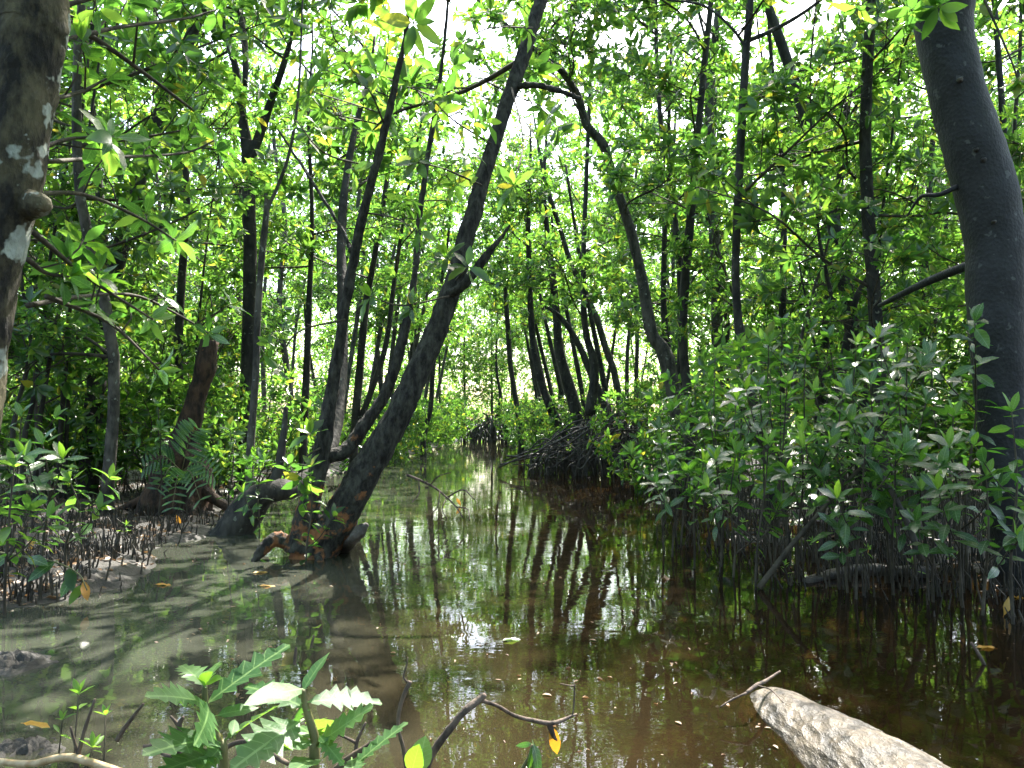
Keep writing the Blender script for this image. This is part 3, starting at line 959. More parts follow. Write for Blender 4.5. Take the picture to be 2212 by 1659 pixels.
r4 = np.random.RandomState(44)  # unseen trees added around the viewpoint to block skylight from behind
for i, (x, y) in enumerate([(-5.5, -1.5), (-2.2, -5.0), (1.6, -6.0), (4.8, -4.2), (6.2, .2), (-6.5, 3.0), (-4.5, -7.5), (0, -9.0), (4.4, -8.0), (7.4, 4.2)]):
    base = Vector((x, y, -.05))
    t = thing("mangrove_tree", "leafy mangrove of the wood behind the viewpoint", "tree", base, "trees behind the viewpoint")
    ax = np.array([(0, 0, 0), (.05, .1, 3), (.1, 0, 6.5)])
    part("trunk", tube(MB(), ax, [.1, .08, .04], 8, .1, 6, seed=i).mesh("trunk", bark_dark), t)
    for z in (2.6,) if i % 2 else (2.2, 5.6):
        j = r4.randint(len(CROWN))
        M = Matrix.Translation(Vector((0, 0, z))) @ Matrix.Rotation(r4.uniform(0, 6.28), 4, 'Z') @ Matrix.Scale(1.15, 4)
        part("limbs", LIMBS[j], t, M)
        part("crown", CROWN[j], t, M, "stuff")

# ------------------------------------------------------------------ stilt roots
def stilt_tree(label, cx, cy, rx, ry, h, n, trunk_h, seed, rr=.022, wedge=True):
    r = np.random.RandomState(seed)
    base = Vector((cx, cy, 0))
    t = thing("stilt_root_mangrove", label, "tree", base)
    ax = catmull(np.array([(0, 0, h * .75), (.1, .1, h * 1.4), (-.1, .15, h * 2.4), (.1, .2, trunk_h)]), 5)
    part("trunk", tube(MB(), ax, np.linspace(.11, .03, len(ax)), 9, .12, 6).mesh("trunk", bark_dark), t)
    for k in range(n):
        a = r.uniform(0, 6.283)
        q = r.uniform(0, 1) ** .5
        ex, ey = math.cos(a) * rx * q, math.sin(a) * ry * q
        lift = (.35 + .65 * smooth(-1.0, .5, ex / rx)) if wedge else 1.0 - .55 * q * q
        hh = h * lift * r.uniform(.25, 1.0)
        dx, dy = r.normal(-.25 if wedge else ex * .4, .45), r.normal(-.1 if wedge else ey * .4, .35)
        ln = hh * r.uniform(.3, 1.0)
        fx, fy = ex + dx * ln, ey + dy * ln
        sag = r.uniform(.45, .95)
        ctrl = [(ex - dx * ln * .35, ey - dy * ln * .35, hh * r.uniform(.85, 1.05)), (ex + dx * ln * .35, ey + dy * ln * .35, hh * sag), (ex + dx * ln * .8, ey + dy * ln * .8, hh * sag * r.uniform(.3, .5)), (fx, fy, -.28)]
        if r.rand() < .12:          # a bare root lying across the tangle
            ctrl = [(ex - .5, ey, hh * .6), (ex, ey, hh), (ex + .6, ey + .1, hh * r.uniform(.8, 1.2)), (ex + 1.1, ey + .1, hh * r.uniform(.4, 1.1))]
        pts = catmull(np.array(ctrl) + r.normal(0, .045, (4, 3)), 4)
        w = rr * r.uniform(.5, 1.35)
        part("stilt_root", tube(MB(), pts, np.linspace(w, w * .7, len(pts)), 6, .15, 12).mesh("stilt_root", root_mat), t)
    add_boughs(t, base, ax + np.array(base), None, h + 1.3, trunk_h, 12)
    return t


m0 = Vector((1.46, 14.2, 0))
stilt_tree("dark tangle of arching stilt roots at the creek's right side", m0.x, m0.y + .9, 1.2, 1.05, 1.42, 230, 8.5, 31, .017)
m1 = Vector((2.9, 14.0, 0))
stilt_tree("second stilt-root tangle half hidden behind the sapling thicket", m1.x, m1.y + .6, 1.3, 1.0, 1.3, 150, 8.0, 32, .017)
m2 = P(1075, 955, 36)
stilt_tree("distant dome of stilt roots where the creek bends away", m2.x, m2.y + 1.3, 1.5, 1.4, 1.6, 220, 8.5, 33, .03, False)

# ------------------------------------------------------------------ the rest of the mangrove wood
def in_creek(x, y, margin):
    return np.interp(y, lsy, lsx) - margin < x < np.interp(y, rsy, rsx) + margin


spots = []
tries = 0
r2 = np.random.RandomState(77)
while len(spots) < 135 and tries < 9000:
    tries += 1
    y = r2.uniform(7.5, 40)
    x = r2.uniform(-1, 1) * (3 + y * .78)
    if in_creek(x, y, .8):
        continue
    if any((x - a) ** 2 + (y - b) ** 2 < (1.5 + .035 * y) ** 2 for a, b in spots):
        continue
    if any((x - t.location.x) ** 2 + (y - t.location.y) ** 2 < .8 for t in trees):
        continue
    spots.append((x, y))
ORD = "first second third fourth fifth sixth seventh eighth ninth tenth eleventh twelfth thirteenth fourteenth fifteenth sixteenth seventeenth eighteenth nineteenth twentieth".split() + ["twenty-" + w for w in "first second third fourth fifth sixth seventh eighth ninth".split()]
rank = {}
for sgn in (-1, 1):
    mids = [i for i, (x, y) in enumerate(spots) if y <= 17 and (x < np.interp(y, lsy, lsx)) == (sgn < 0)]
    for k, i in enumerate(sorted(mids, key=lambda i: -sgn * proj((spots[i][0], spots[i][1], 1.0))[0])):
        rank[i] = k
for i, (x, y) in enumerate(spots):
    side = "left" if x < np.interp(y, lsy, lsx) else "right"
    far = y > 17
    h = r2.uniform(9.0, 13.0) if far else r2.uniform(7.0, 10.5)
    lx, ly = r2.uniform(-.14, .14, 2)
    ctrl = [(0, 0, 0)] + [(lx * z + r2.uniform(-.15, .15), ly * z + r2.uniform(-.15, .15), z) for z in np.linspace(1.6, h, 5)]
    ax = catmull(np.array(ctrl), 3)
    w = r2.uniform(.04, .10)
    base = Vector((x, y, -.05))
    lab = f"slender mangrove lost among the leaves deep in the wood {side} of the creek" if far else f"{ORD[rank[i]]} slender mid-distance mangrove from the {side} edge, {side} of the creek"
    t = thing("mangrove_tree", lab, "tree", base, f"{'far' if far else 'middle'} trees {side} of the creek")
    part("trunk", tube(MB(), ax, np.linspace(w, w * .3, len(ax)), 8, .1, 6, seed=i).mesh("trunk", bark_dark if r2.rand() < .6 else bark_grey), t)
    if far:
        j = r2.randint(len(CROWN))
        M = Matrix.Translation(Vector((lx * 4, ly * 4, h * r2.uniform(.36, .66)))) @ Matrix.Rotation(r2.uniform(0, 6.28), 4, 'Z') @ Matrix.Scale(r2.uniform(.95, 1.25), 4)
        L1 = part("limbs", LIMBS[j], t, M)
        part("crown", CROWN[j], t, M, "stuff")
    else:
        add_boughs(t, base, ax + np.array(base), None, .9, h, 11)
    trees.append(t)

# trees arching over the creek's far reach and closing its end
reach = [(y, sd) for y in (17.5, 20, 22.5, 25, 27.5, 30, 33) for sd in (-1, 1)] + [(38 + 1.3 * k, 0) for k in range(6)]
for i, (y, sd) in enumerate(reach):
    if sd:
        x = float(np.interp(y, lsy, lsx)) - .8 if sd < 0 else float(np.interp(y, rsy, rsx)) + .8
    else:
        x = -3.5 + 1.25 * i - 14 * 1.25 + r2.uniform(-.4, .4)
    base = Vector((x, y, -.1))
    lean = -sd * r2.uniform(.08, .22)
    h = r2.uniform(6.5, 9.5)
    ax = catmull(np.array([(lean * z + .02 * math.sin(z), r2.uniform(-.1, .1), z) for z in np.linspace(0, h, 5)]), 3)
    lab = f"mangrove arching over the creek's far reach from the {'left' if sd < 0 else 'right'} shore" if sd else "leafy mangrove closing the far end of the creek"
    t = thing("mangrove_tree", lab, "tree", base, "trees arching over the far reach" + (" left" if sd < 0 else " right") if sd else "trees closing the creek's end")
    part("trunk", tube(MB(), ax, np.linspace(.08, .025, len(ax)), 8, .1, 6, seed=i).mesh("trunk", bark_dark if i % 2 else bark_grey), t)
    for z in ((3.9 + .05 * y,) if sd else (1.7, 4.8)):
        j = r2.randint(len(CROWN))
        M = Matrix.Translation(Vector((lean * z, 0, z))) @ Matrix.Rotation(r2.uniform(0, 6.28), 4, 'Z') @ Matrix.Scale(r2.uniform(.85, 1.05), 4)
        part("limbs", LIMBS[j], t, M)
        part("crown", CROWN[j], t, M, "stuff")
    trees.append(t)

# undergrowth: young mangroves of two or three leafy shoots
cnt = 0
tries = 0
while cnt < 85 and tries < 4000:
    tries += 1
    y = r2.uniform(7.0, 24)
    x = r2.uniform(-1, 1) * (2.5 + y * .72)
    if in_creek(x, y, .55):
        continue
    u, v = proj((x, y, .5))
    if 930 < u < 1150:
        continue
    side = "left" if x < np.interp(y, lsy, lsx) else "right"
    base = Vector((x, y, ground_z(x, y) - .03))
    t = thing("young_mangrove", f"knee to head high young mangrove in the undergrowth {side} of the creek", "shrub", base, f"undergrowth {side} of the creek")
    for k in range(r2.randint(2, 4)):
        j = r2.randint(NB)
        M = bough_matrix(Vector((r2.uniform(-.15, .15), r2.uniform(-.15, .15), 0)), r2.uniform(0, 6.28), r2.uniform(.9, 1.45), r2.uniform(.55, 1.05), r2.uniform(0, 6.28))
        b = part("stem", BOUGH[j], t, M)
        part("foliage", FOLI[j], b, None, "stuff")
    cnt += 1

under = []
cnt = 0
tries = 0
while cnt < 46 and tries < 3000:
    tries += 1
    y = r2.uniform(6.6, 17)
    x = r2.uniform(-1, 1) * (2.5 + y * .66)
    if in_creek(x, y, .5) or (11.5 < y < 17 and 0 < x < 4.4):
        continue
    side = "left" if x < np.interp(y, lsy, lsx) else "right"
    base = Vector((x, y, ground_z(x, y) - .03))
    h = r2.uniform(2.2, 5.0)
    lx, ly = r2.uniform(-.2, .2, 2)
    ax = catmull(np.array([(0, 0, 0)] + [(lx * z + r2.uniform(-.1, .1), ly * z + r2.uniform(-.1, .1), z) for z in np.linspace(.8, h, 4)]), 3)
    t = thing("young_mangrove", f"thin-stemmed young mangrove twice head high {side} of the creek", "tree", base, f"thin understorey trees {side} of the creek")
    part("trunk", tube(MB(), ax, np.linspace(.028, .008, len(ax)), 7, .1, 9, seed=cnt).mesh("trunk", bark_dark if cnt % 3 else bark_grey), t)
    add_boughs(t, base, ax + np.array(base), None, .5, h, 7, smin=.55, smax=.9)
    under.append((side, proj(base + Vector((0, 0, h * .5)))[0], t))
    cnt += 1
for side in ("left", "right"):
    row_ = sorted([q for q in under if q[0] == side], key=lambda q: q[1] if side == "left" else -q[1])
    for k, q in enumerate(row_):
        q[2]["label"] = f"{ORD[k]} thin-stemmed young mangrove from the {side} edge, {side} of the creek"

for k in range(52):
    y = 9.5 + 27 * (k // 2 + r2.rand()) / 26
    left = k % 2 == 0
    x = float(np.interp(y, lsy, lsx)) - r2.uniform(.15, .7) if left else float(np.interp(y, rsy, rsx)) + r2.uniform(.2, .8)
    if not left and 12.6 < y < 16.8 and x < 4.4:
        continue
    if left and y < 11 and proj((x, y, .5))[0] > 560:
        continue
    base = Vector((x, y, ground_z(x, y) - .03))
    side = "left" if left else "right"
    t = thing("young_mangrove", f"leafy young mangrove leaning over the creek's {side} shore", "shrub", base, f"brush along the {side} shore")
    for q in range(2 + (y > 18)):
        j = r2.randint(NB)
        M = bough_matrix(Vector((r2.uniform(-.15, .15), r2.uniform(-.15, .15), 0)), (0 if left else math.pi) + r2.normal(0, .9), r2.uniform(.6, 1.3), r2.uniform(.5, .85) * (1 + .012 * y), r2.uniform(0, 6.28))
        b = part("stem", BOUGH[j], t, M)
        part("foliage", FOLI[j], b, None, "stuff")

# the far wood that closes the view: one leafy mass with no single tree to tell
r3 = np.random.RandomState(5)
lv = []
NC, PER = 4600, 42
cy_ = r3.uniform(37.5, 60, NC)
cx_ = r3.uniform(-1, 1, NC) * (8 + cy_ * .8)
ctop = 8.5 + 3.0 * np.array([mnoise.noise(Vector((x * .22, y * .22, 0))) for x, y in zip(cx_, cy_)])
cz_ = ctop * r3.uniform(0.0, 1, NC)
N = NC * PER
xx = np.repeat(cx_, PER) + r3.normal(0, .42, N)
yy = np.repeat(cy_, PER) + r3.normal(0, .42, N)
zz = np.abs(np.repeat(cz_, PER) + r3.normal(0, .30, N)) + .05
dd = r3.normal(0, 1, (N, 3))
dd[:, 2] *= .6
nnv = r3.normal(0, .5, (N, 3)) + np.array([0, 0, 1.0])
ss = r3.uniform(.14, .30, N)
lv = [(np.array([a, b, c]), d, e, s) for a, b, c, d, e, s in zip(xx, yy, zz, dd, nnv, ss)]
wood = link(bpy.data.objects.new("forest", leaves_mesh("forest", lv, leaf_mat)))
wood["kind"] = "stuff"
wood["label"] = "far green mass of mangrove leaves closing the view"

# ------------------------------------------------------------------ leafy sprays near the view, every leaf an object
def put_leaf(parent, pool, pos, d, nn, size, base):
    return part("leaf", pool[random.randrange(len(pool))], parent, frame(np.asarray(pos) - np.asarray(base), d, nn, size))


rl = np.random.RandomState(21)


def spray(t, base, uvd, nros, size, r0=.010, name="branch", pool=LEAF, tipyoung=.1, dark=.0, along=(.35, 1.0), side=.16, nl=(6, 9), mat=None, updir=.5):
    """A leafy branch of the thing t along the traced places; rosettes on side twigs and at the tip."""
    pts = catmull(np.array([P(*q) for q in uvd]) - np.array(base), 5)
    mb = tube(MB(), pts, np.linspace(r0, r0 * .4, len(pts)), 6, .1, 30)
    ros = []
    for k in range(nros):
        s = along[0] + (along[1] - along[0]) * (k / max(1, nros - 1) if nros > 1 else 1)
        i = min(len(pts) - 1, int(s * (len(pts) - 1)))
        tan = norm(pts[i] - pts[max(0, i - 1)]) if i else norm(pts[1] - pts[0])
        if k == nros - 1:
            ros.append((pts[-1], tan))
        else:
            dd = norm(tan * .4 + rl.normal(0, .5, 3) + np.array([0, 0, .35]))
            e = pts[i] + dd * side * rl.uniform(.5, 1.4)
            tube(mb, np.array([pts[i], (pts[i] + e) / 2 + rl.normal(0, .008, 3), e]), [r0 * .4, r0 * .32, r0 * .26], 5)
            ros.append((e, dd))
    b = part(name, mb.mesh(name, mat or twig_mat), t)
    for e, dd in ros:
        for (p, d, nn, s) in rosette(rl, e, norm(dd) + np.array([0, 0, updir]), rl.randint(*nl), size, (.0, .7)):
            part("leaf", (SHADE_LEAF if rl.rand() < dark else pool)[rl.randint(len(pool))], b, frame(p, d, nn, s))
        if rl.rand() < tipyoung:
            for sgn in (-1, 1):
                d = norm(np.array(dd) + np.array([sgn * .35, 0, .8]))
                part("leaf", YOUNG_LEAF[rl.randint(3)], b, frame(e, d, np.array([0, -1, .3]), size * .75))
    return b


for args in [([(140, 42, 3.4), (257, 118, 3.6), (420, 240, 3.9)], 3, .10, .016), ([(60, 560, 2.6), (100, 590, 2.75), (150, 598, 2.8)], 2, .125), ([(60, 330, 2.6), (150, 300, 2.8), (215, 300, 2.9)], 3, .12),
             ([(80, 220, 2.6), (170, 200, 2.9), (230, 170, 3.0)], 3, .12), ([(70, 500, 2.6), (190, 600, 2.9), (330, 690, 3.1)], 3, .12), ([(60, 420, 2.6), (180, 420, 3.0), (300, 470, 3.4), (380, 520, 3.6)], 4, .12),
             ([(100, 640, 2.8), (240, 700, 3.2), (345, 800, 3.3)], 3, .11), ([(90, 100, 2.6), (250, 60, 3.0), (400, 40, 3.4), (470, 20, 3.6)], 4, .11), ([(110, 20, 2.6), (300, -30, 2.8), (548, -60, 2.6)], 3, .12),
             ([(60, 660, 2.8), (180, 640, 3.3), (300, 640, 3.8), (420, 700, 4.1), (450, 720, 4.1)], 4, .11), ([(90, 350, 2.8), (240, 340, 3.4), (400, 330, 4.0), (470, 300, 4.2)], 5, .11)]:
    a = list(args) + [.010] * (4 - len(args))
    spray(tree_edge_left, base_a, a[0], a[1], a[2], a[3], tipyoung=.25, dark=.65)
for args in [([(985, 605, 5.75), (1000, 590, 5.5), (1010, 575, 5.3)], 3, .15), ([(1105, 190, 6.0), (1130, 300, 5.2), (1110, 400, 4.6)], 3, .15), ([(970, 640, 5.7), (870, 660, 5.4), (800, 640, 5.2)], 3, .14),
             ([(880, -100, 4.6), (890, -20, 4.4), (893, 50, 4.2)], 2, .17), ([(1040, 400, 5.8), (960, 365, 5.3), (900, 350, 5.0)], 4, .15), ([(830, 270, 5.5), (800, 200, 5.3), (740, 130, 5.2)], 4, .14),
             ([(790, 460, 5.6), (850, 470, 5.4), (905, 500, 5.3)], 3, .14), ([(745, 690, 5.6), (640, 720, 5.8), (600, 800, 5.9)], 3, .13), ([(1060, 310, 5.9), (980, 260, 5.4), (930, 210, 5.2)], 4, .15),
             ([(1150, 60, 6.1), (1060, 60, 5.5), (1000, 90, 5.2)], 4, .15), ([(705, 960, 5.7), (660, 990, 5.5), (650, 1040, 5.4)], 2, .15), ([(800, 360, 5.5), (700, 330, 5.3), (640, 260, 5.2)], 4, .14)]:
    spray(tree_lean, base_c, *args, r0=.008, tipyoung=.2)
for args in [([(2030, -60, 4.6), (1980, -10, 4.3), (1970, 25, 4.2)], 3, .14), ([(2050, -80, 4.5), (2060, -20, 4.2), (2030, 15, 4.1)], 3, .14), ([(2000, -60, 4.5), (1900, -20, 4.4), (1850, 20, 4.4)], 3, .14),
             ([(2100, -60, 4.6), (2180, 120, 4.4), (2200, 180, 4.4)], 3, .14)]:
    spray(tree_edge_right, base_b, *args, r0=.008, tipyoung=.2, updir=-.3)

# ------------------------------------------------------------------ saplings of the thickets, every leaf an object
rp = np.random.RandomState(3)


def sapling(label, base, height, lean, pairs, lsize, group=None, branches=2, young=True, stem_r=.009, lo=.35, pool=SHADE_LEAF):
    t = thing("sapling", label, "sapling", base, group)
    top = np.array([lean[0], lean[1], height])
    pts = catmull(np.array([(0, 0, -.12), top * .35 + rp.normal(0, .02, 3) * np.array([1, 1, 0]), top * .7 + rp.normal(0, .025, 3) * np.array([1, 1, 0]), top]), 5)
    st = part("stem", tube(MB(), pts, np.linspace(stem_r, stem_r * .35, len(pts)), 6, .12, 30).mesh("stem", twig_mat), t)
    runs = [(pts, lo, pairs, t)]
    for k in range(branches):
        i = int(len(pts) * rp.uniform(.3, .7))
        az = rp.uniform(0, 6.28)
        ln = height * rp.uniform(.25, .45)
        d = np.array([math.cos(az) * .75, math.sin(az) * .75, .75])
        bp_ = catmull(np.array([pts[i], pts[i] + d * ln * .5 + np.array([0, 0, -.02]), pts[i] + d * ln + np.array([0, 0, .08 * ln])]), 4)
        b = part("branch", tube(MB(), bp_, np.linspace(stem_r * .6, stem_r * .25, len(bp_)), 5, .1, 30).mesh("branch", twig_mat), t)
        runs.append((bp_, .3, max(3, pairs // 2), b))
    for pts_, lo_, n, par in runs:
        ph = rp.uniform(0, 3.14)
        for k in range(n):
            s = lo_ + (1 - lo_) * (k + .5) / n
            i = min(len(pts_) - 2, int(s * (len(pts_) - 1)))
            p = pts_[i] + (pts_[i + 1] - pts_[i]) * (s * (len(pts_) - 1) - i)
            tan = norm(pts_[i + 1] - pts_[i])
            a = norm(np.cross(tan, [.3, .9, .1]))
            b = np.cross(tan, a)
            th = ph + k * 1.571 + rp.uniform(-.3, .3)
            for sg in (0, math.pi):
                rad = a * math.cos(th + sg) + b * math.sin(th + sg)
                e = rp.uniform(-.25, .65)
                d = rad * math.cos(e) + tan * math.sin(e)
                part("leaf", pool[rp.randint(len(pool))], par, frame(p + rad * .008, d, tan * math.cos(e) - rad * math.sin(e) + rp.normal(0, .2, 3), lsize * rp.uniform(.5, 1.15)))
        tip = pts_[-1]
        tan = norm(pts_[-1] - pts_[-2])
        ypool = YOUNG_LEAF if (young and rp.rand() < .5) else pool
        for sg in (-1, 1):
            part("leaf", ypool[rp.randint(len(ypool))], par, frame(tip, tan + np.array([sg * .4, rp.uniform(-.2, .2), .2]), np.array([-sg * .4, -.6, .5]), lsize * .85))
        for q in range(rp.randint(2, 5)):
            th = q * 2.4 + ph
            d = norm(a * math.cos(th) + b * math.sin(th) + tan * .5)
            part("leaf", pool[rp.randint(len(pool))], par, frame(tip, d, tan, lsize * rp.uniform(.8, 1.1)))
    return t


def on_ground(u, v, d):
    p = P(u, v, d)
    return Vector((p.x, d, ground_z(p.x, d)))


# right thicket: traced tops (u, v, distance)
right_tops = [(1450, 880, 6.6), (1500, 830, 6.4), (1545, 770, 6.2), (1600, 750, 6.0), (1660, 745, 5.8), (1690, 700, 6.2), (1740, 760, 5.6), (1790, 730, 5.9), (1850, 745, 5.4), (1905, 720, 5.7), (1960, 740, 5.2),
              (2010, 770, 5.0), (2095, 722, 4.6), (1430, 960, 6.0), (1480, 940, 5.8), (1530, 890, 5.6), (1590, 860, 5.4), (1640, 840, 5.2), (1700, 830, 5.0), (1760, 850, 4.9), (1820, 840, 4.8), (1880, 830, 4.7),
              (1940, 850, 4.6), (2000, 870, 4.5), (2060, 900, 4.4), (1520, 1000, 5.2), (1590, 980, 5.0), (1660, 960, 4.8), (1730, 940, 4.7), (1800, 950, 4.6), (1870, 960, 4.4), (1935, 980, 4.35), (2050, 965, 4.1), (2185, 890, 3.9),
              (1780, 1040, 4.5), (1990, 1060, 4.2), (2130, 1030, 4.0)]
order = ["tallest", "slim", "leafy", "bushy"]
for i, (u, v, d) in enumerate(right_tops):
    foot = on_ground(u + rp.uniform(-40, 40), v, d + rp.uniform(-.15, .15))
    topp = P(u, v, d)
    hgt = topp.z - foot.z
    t = sapling("", foot, hgt, (topp.x - foot.x, topp.y - foot.y), int(4 + hgt * 4.6), .12 + .012 * rp.rand(), "saplings of the right-hand thicket", branches=2 if hgt > .75 else 1, lo=.5 if hgt < .9 else .55)
    rowk = 0 if i < 13 else 1 if i < 25 else 2 if i < 34 else 3
    members = sorted(range(len(right_tops)), key=lambda q: right_tops[q][0])
    members = [q for q in members if (0 if q < 13 else 1 if q < 25 else 2 if q < 34 else 3) == rowk]
    t["label"] = f"{ORD[members.index(i)]} sapling from the left in the {['tall back', 'middle', 'front', 'lowest'][rowk]} row of the right thicket"
# named individuals of that thicket
left_bushes = [(95, 960, 4.3, "broad-leaved sapling with pale glossy leaves on the left mud bank"), (20, 1010, 4.0, "low sapling cut by the left edge above the mud bank"), (150, 1040, 4.6, "small sapling right behind the left bank's pencil roots"),
               (30, 900, 5.0, "sapling behind the pale glossy one at the left edge"), (500, 930, 7.0, "rosette-leaved sapling beside the black sprawling trunk base"), (560, 1000, 6.6, "low leafy shoot in front of the black sprawling trunk base"),
               (680, 1010, 5.4, "leafy shoot growing at the foot of the leaning trunk"), (345, 880, 7.6, "sapling beside the rotten stump with the fern")]
for u, v, d, lab in left_bushes:
    foot = on_ground(u, v, d)
    topp = P(u, v, d)
    hgt = max(.25, topp.z - foot.z)
    sapling(lab, foot, hgt, (rp.uniform(-.05, .05), 0), int(4 + hgt * 6), .12, None, branches=2, lo=.3, pool=SHADE_LEAF if v < 1005 else LEAF)

# ------------------------------------------------------------------ pencil roots (breathing roots)
def pencil_mesh(seed, h=1.0):
    r = np.random.RandomState(seed)
    pts = np.array([(0, 0, -.3), (r.uniform(-.03, .03), r.uniform(-.03, .03), .3), (r.uniform(-.1, .1), r.uniform(-.1, .1), .68), (r.uniform(-.16, .16), r.uniform(-.16, .16), 1.0)]) * h
    return catmull(pts, 2)


PEN = [pencil_mesh(s) for s in range(8)]
PEN_ME = [tube(MB(), p, np.array([1, 1, .95, .9, .8, .7, .35]) * .033, 5).mesh("breathing_root", pencil_mat) for p in PEN]
cand = []
rq = np.random.RandomState(12)
tries = 0
while len(cand) < 8000 and tries < 90000:
    tries += 1
    y = 3.6 + 9.5 * rq.rand() ** 1.5
    x = rq.uniform(-1, 1) * (1.2 + y * .72)
    l = np.interp(y, lsy, lsx) - x
    r_ = x - np.interp(y, rsy, rsx)
    if not (l > -.12 or r_ > -1.1):
        continue
    dens_ = smooth(-.15, .3, l) * (1.0 if y > 4.2 else .3) * (1.5 if y < 8 else 1) if l > -.12 else smooth(-1.1, .35, r_)
    clump = mnoise.noise(Vector((x * 1.6, y * 1.6, 11.0))) * .5 + .55
    if rq.rand() > dens_ * clump:
        continue
    cand.append((x, y, ground_z(x, y), 'l' if l > -.12 else 'r'))
cand.sort(key=lambda c: c[1])
stuff_mb = MB()
for i, (x, y, z, sd) in enumerate(cand):
    h = rq.uniform(.10, .26) if sd == 'r' else rq.uniform(.045, .14)
    j = rq.randint(8)
    rot = Matrix.Rotation(rq.uniform(0, 6.28), 4, 'Z')
    tiltm = Matrix.Rotation(rq.normal(0, .14), 4, 'X')
    wide = rq.uniform(.8, 1.25) * (.2 / h) ** .6
    M = Matrix.Translation(Vector((x, y, z))) @ rot @ tiltm @ Matrix.Diagonal(Vector((h * wide, h * wide, h, 1)))
    if i < 300:
        o = link(bpy.data.objects.new("breathing_root", PEN_ME[j]))
        o.matrix_basis = M
        tag(o, "thin dark pencil root standing in the mud of the left bank" if sd == 'l' else "thin dark pencil root standing in the shallows under the right saplings", "root",
            "pencil roots on the left bank" if sd == 'l' else "pencil roots in the right shallows")
    else:
        A = np.array(M.to_3x3())
        me = PEN[j][::2]
        tube(stuff_mb, me @ A.T + np.array([x, y, z]), np.array([1, .95, .8, .4])[:len(me)] * .0062, 4, cap=False)
o = link(bpy.data.objects.new("pencil_root_stubble", stuff_mb.mesh("pencil_root_stubble", pencil_mat)))
o["kind"] = "stuff"
o["label"] = "dense stubble of small pencil roots over mud and shallows"

# small seedlings with two or three pairs of bright leaves
for i, (u, v) in enumerate([(1980, 1255), (1760, 1215), (1880, 1230), (1600, 1170), (2160, 1420), (2060, 1240), (1690, 1240), (1540, 1110), (2120, 1190), (270, 1180), (360, 1120), (210, 1120), (120, 1180), (1830, 1160)]):
    b = G(u, v, .0)
    foot = Vector((b.x, b.y, min(0.0, ground_z(b.x, b.y))))
    sapling("tiny bright seedling among the pencil roots of the " + ("right shallows" if u > 1000 else "left bank") if u != 2160 else "thin seedling standing in open water near the right edge", foot, .16 if u != 2160 else .22, (rp.uniform(-.02, .02), 0), 2, .05,
            None if u == 2160 else ("seedlings in the right shallows" if u > 1000 else "seedlings on the left bank"), branches=0, stem_r=.003, lo=.55, pool=YOUNG_LEAF)

# ------------------------------------------------------------------ the log in the water
lp = [Vector((1.06, 1.30, -.02)), Vector((1.02, 1.75, -.04)), Vector((.98, 2.15, -.06)), Vector((.94, 2.5, -.085)), Vector((.915, 2.75, -.105)), Vector((.905, 2.87, -.115)), Vector((.90, 2.93, -.12))]
lr = [.19, .185, .175, .16, .148, .132, .085]
row = catmull(np.array([[p.x, p.y, p.z, r] for p, r in zip(lp, lr)]), 22)
base = Vector(row[0, :3])
t = thing("fallen_log", "thick pale wet log half sunk in the water at the bottom right", "log", base)
part("trunk", tube(MB(), row[:, :3] - np.array(base), row[:, 3], 64, .06, 4.0, seed=4, fine=.0022).mesh("trunk", log_mat), t)


def stick(label, uvd, widths, mat=stick_mat, name="stick", forks=(), rough=.18):
    pts = np.array([P(*q) for q in uvd])
    b = Vector(pts[0])
    R = [w * .5 * q[2] / FD for w, q in zip(widths, uvd)]
    row = catmull(np.column_stack([pts - np.array(b), R]), 5)
    if not forks:
        o = link(bpy.data.objects.new(name, tube(MB(), row[:, :3], row[:, 3], 8, rough, 40).mesh(name, mat)))
        o.location = b
        return tag(o, label, "stick"), b
    t = thing(name, label, "stick", b)
    part("main_stem", tube(MB(), row[:, :3], row[:, 3], 8, rough, 40).mesh("main_stem", mat), t)
    for tr, wd in forks:
        p2 = np.array([P(*q) for q in tr]) - np.array(b)
        R2 = [w * .5 * q[2] / FD for w, q in zip(wd, tr)]
        rw = catmull(np.column_stack([p2, R2]), 5)
        part("side_twig", tube(MB(), rw[:, :3], rw[:, 3], 7, rough, 40).mesh("side_twig", mat), t)
    return t, b


stick("thin forked twig resting across the sunken end of the pale log", [(1612, 1497, 2.62), (1635, 1480, 2.7), (1655, 1470, 2.78), (1685, 1450, 2.85)], [7, 9, 7, 4],
      forks=[([(1635, 1481, 2.7), (1665, 1490, 2.62), (1692, 1518, 2.52)], [4, 3, 2]), ([(1612, 1497, 2.62), (1580, 1512, 2.6), (1555, 1528, 2.58)], [6, 4, 3])])
stick("bent dead branch with drooping side twig standing from the bottom edge", [(905, 1700, 1.75), (930, 1635, 1.75), (960, 1590, 1.75), (1000, 1540, 1.76), (1034, 1513, 1.78), (1048, 1500, 1.78)], [19, 17, 17, 15, 17, 9],
      forks=[([(1036, 1512, 1.78), (1075, 1525, 1.82), (1110, 1545, 1.86), (1150, 1556, 1.9), (1195, 1562, 1.92), (1246, 1542, 1.95)], [9, 8, 8, 9, 10, 4]), ([(1236, 1548, 1.95), (1240, 1520, 1.95), (1241, 1478, 1.95)], [4, 4, 3]),
             ([(1241, 1482, 1.95), (1225, 1480, 1.93), (1210, 1476, 1.92)], [4, 3, 2]), ([(1186, 1562, 1.92), (1196, 1590, 1.92), (1204, 1600, 1.92)], [14, 10, 3])])
stick("thin curved upright dead twig left of the bent branch", [(882, 1690, 1.7), (872, 1620, 1.7), (860, 1570, 1.7), (866, 1520, 1.7), (886, 1472, 1.7)], [9, 9, 8, 9, 10],
      forks=[([(884, 1478, 1.7), (872, 1462, 1.7), (878, 1440, 1.7), (881, 1420, 1.7)], [5, 4, 3, 2])])
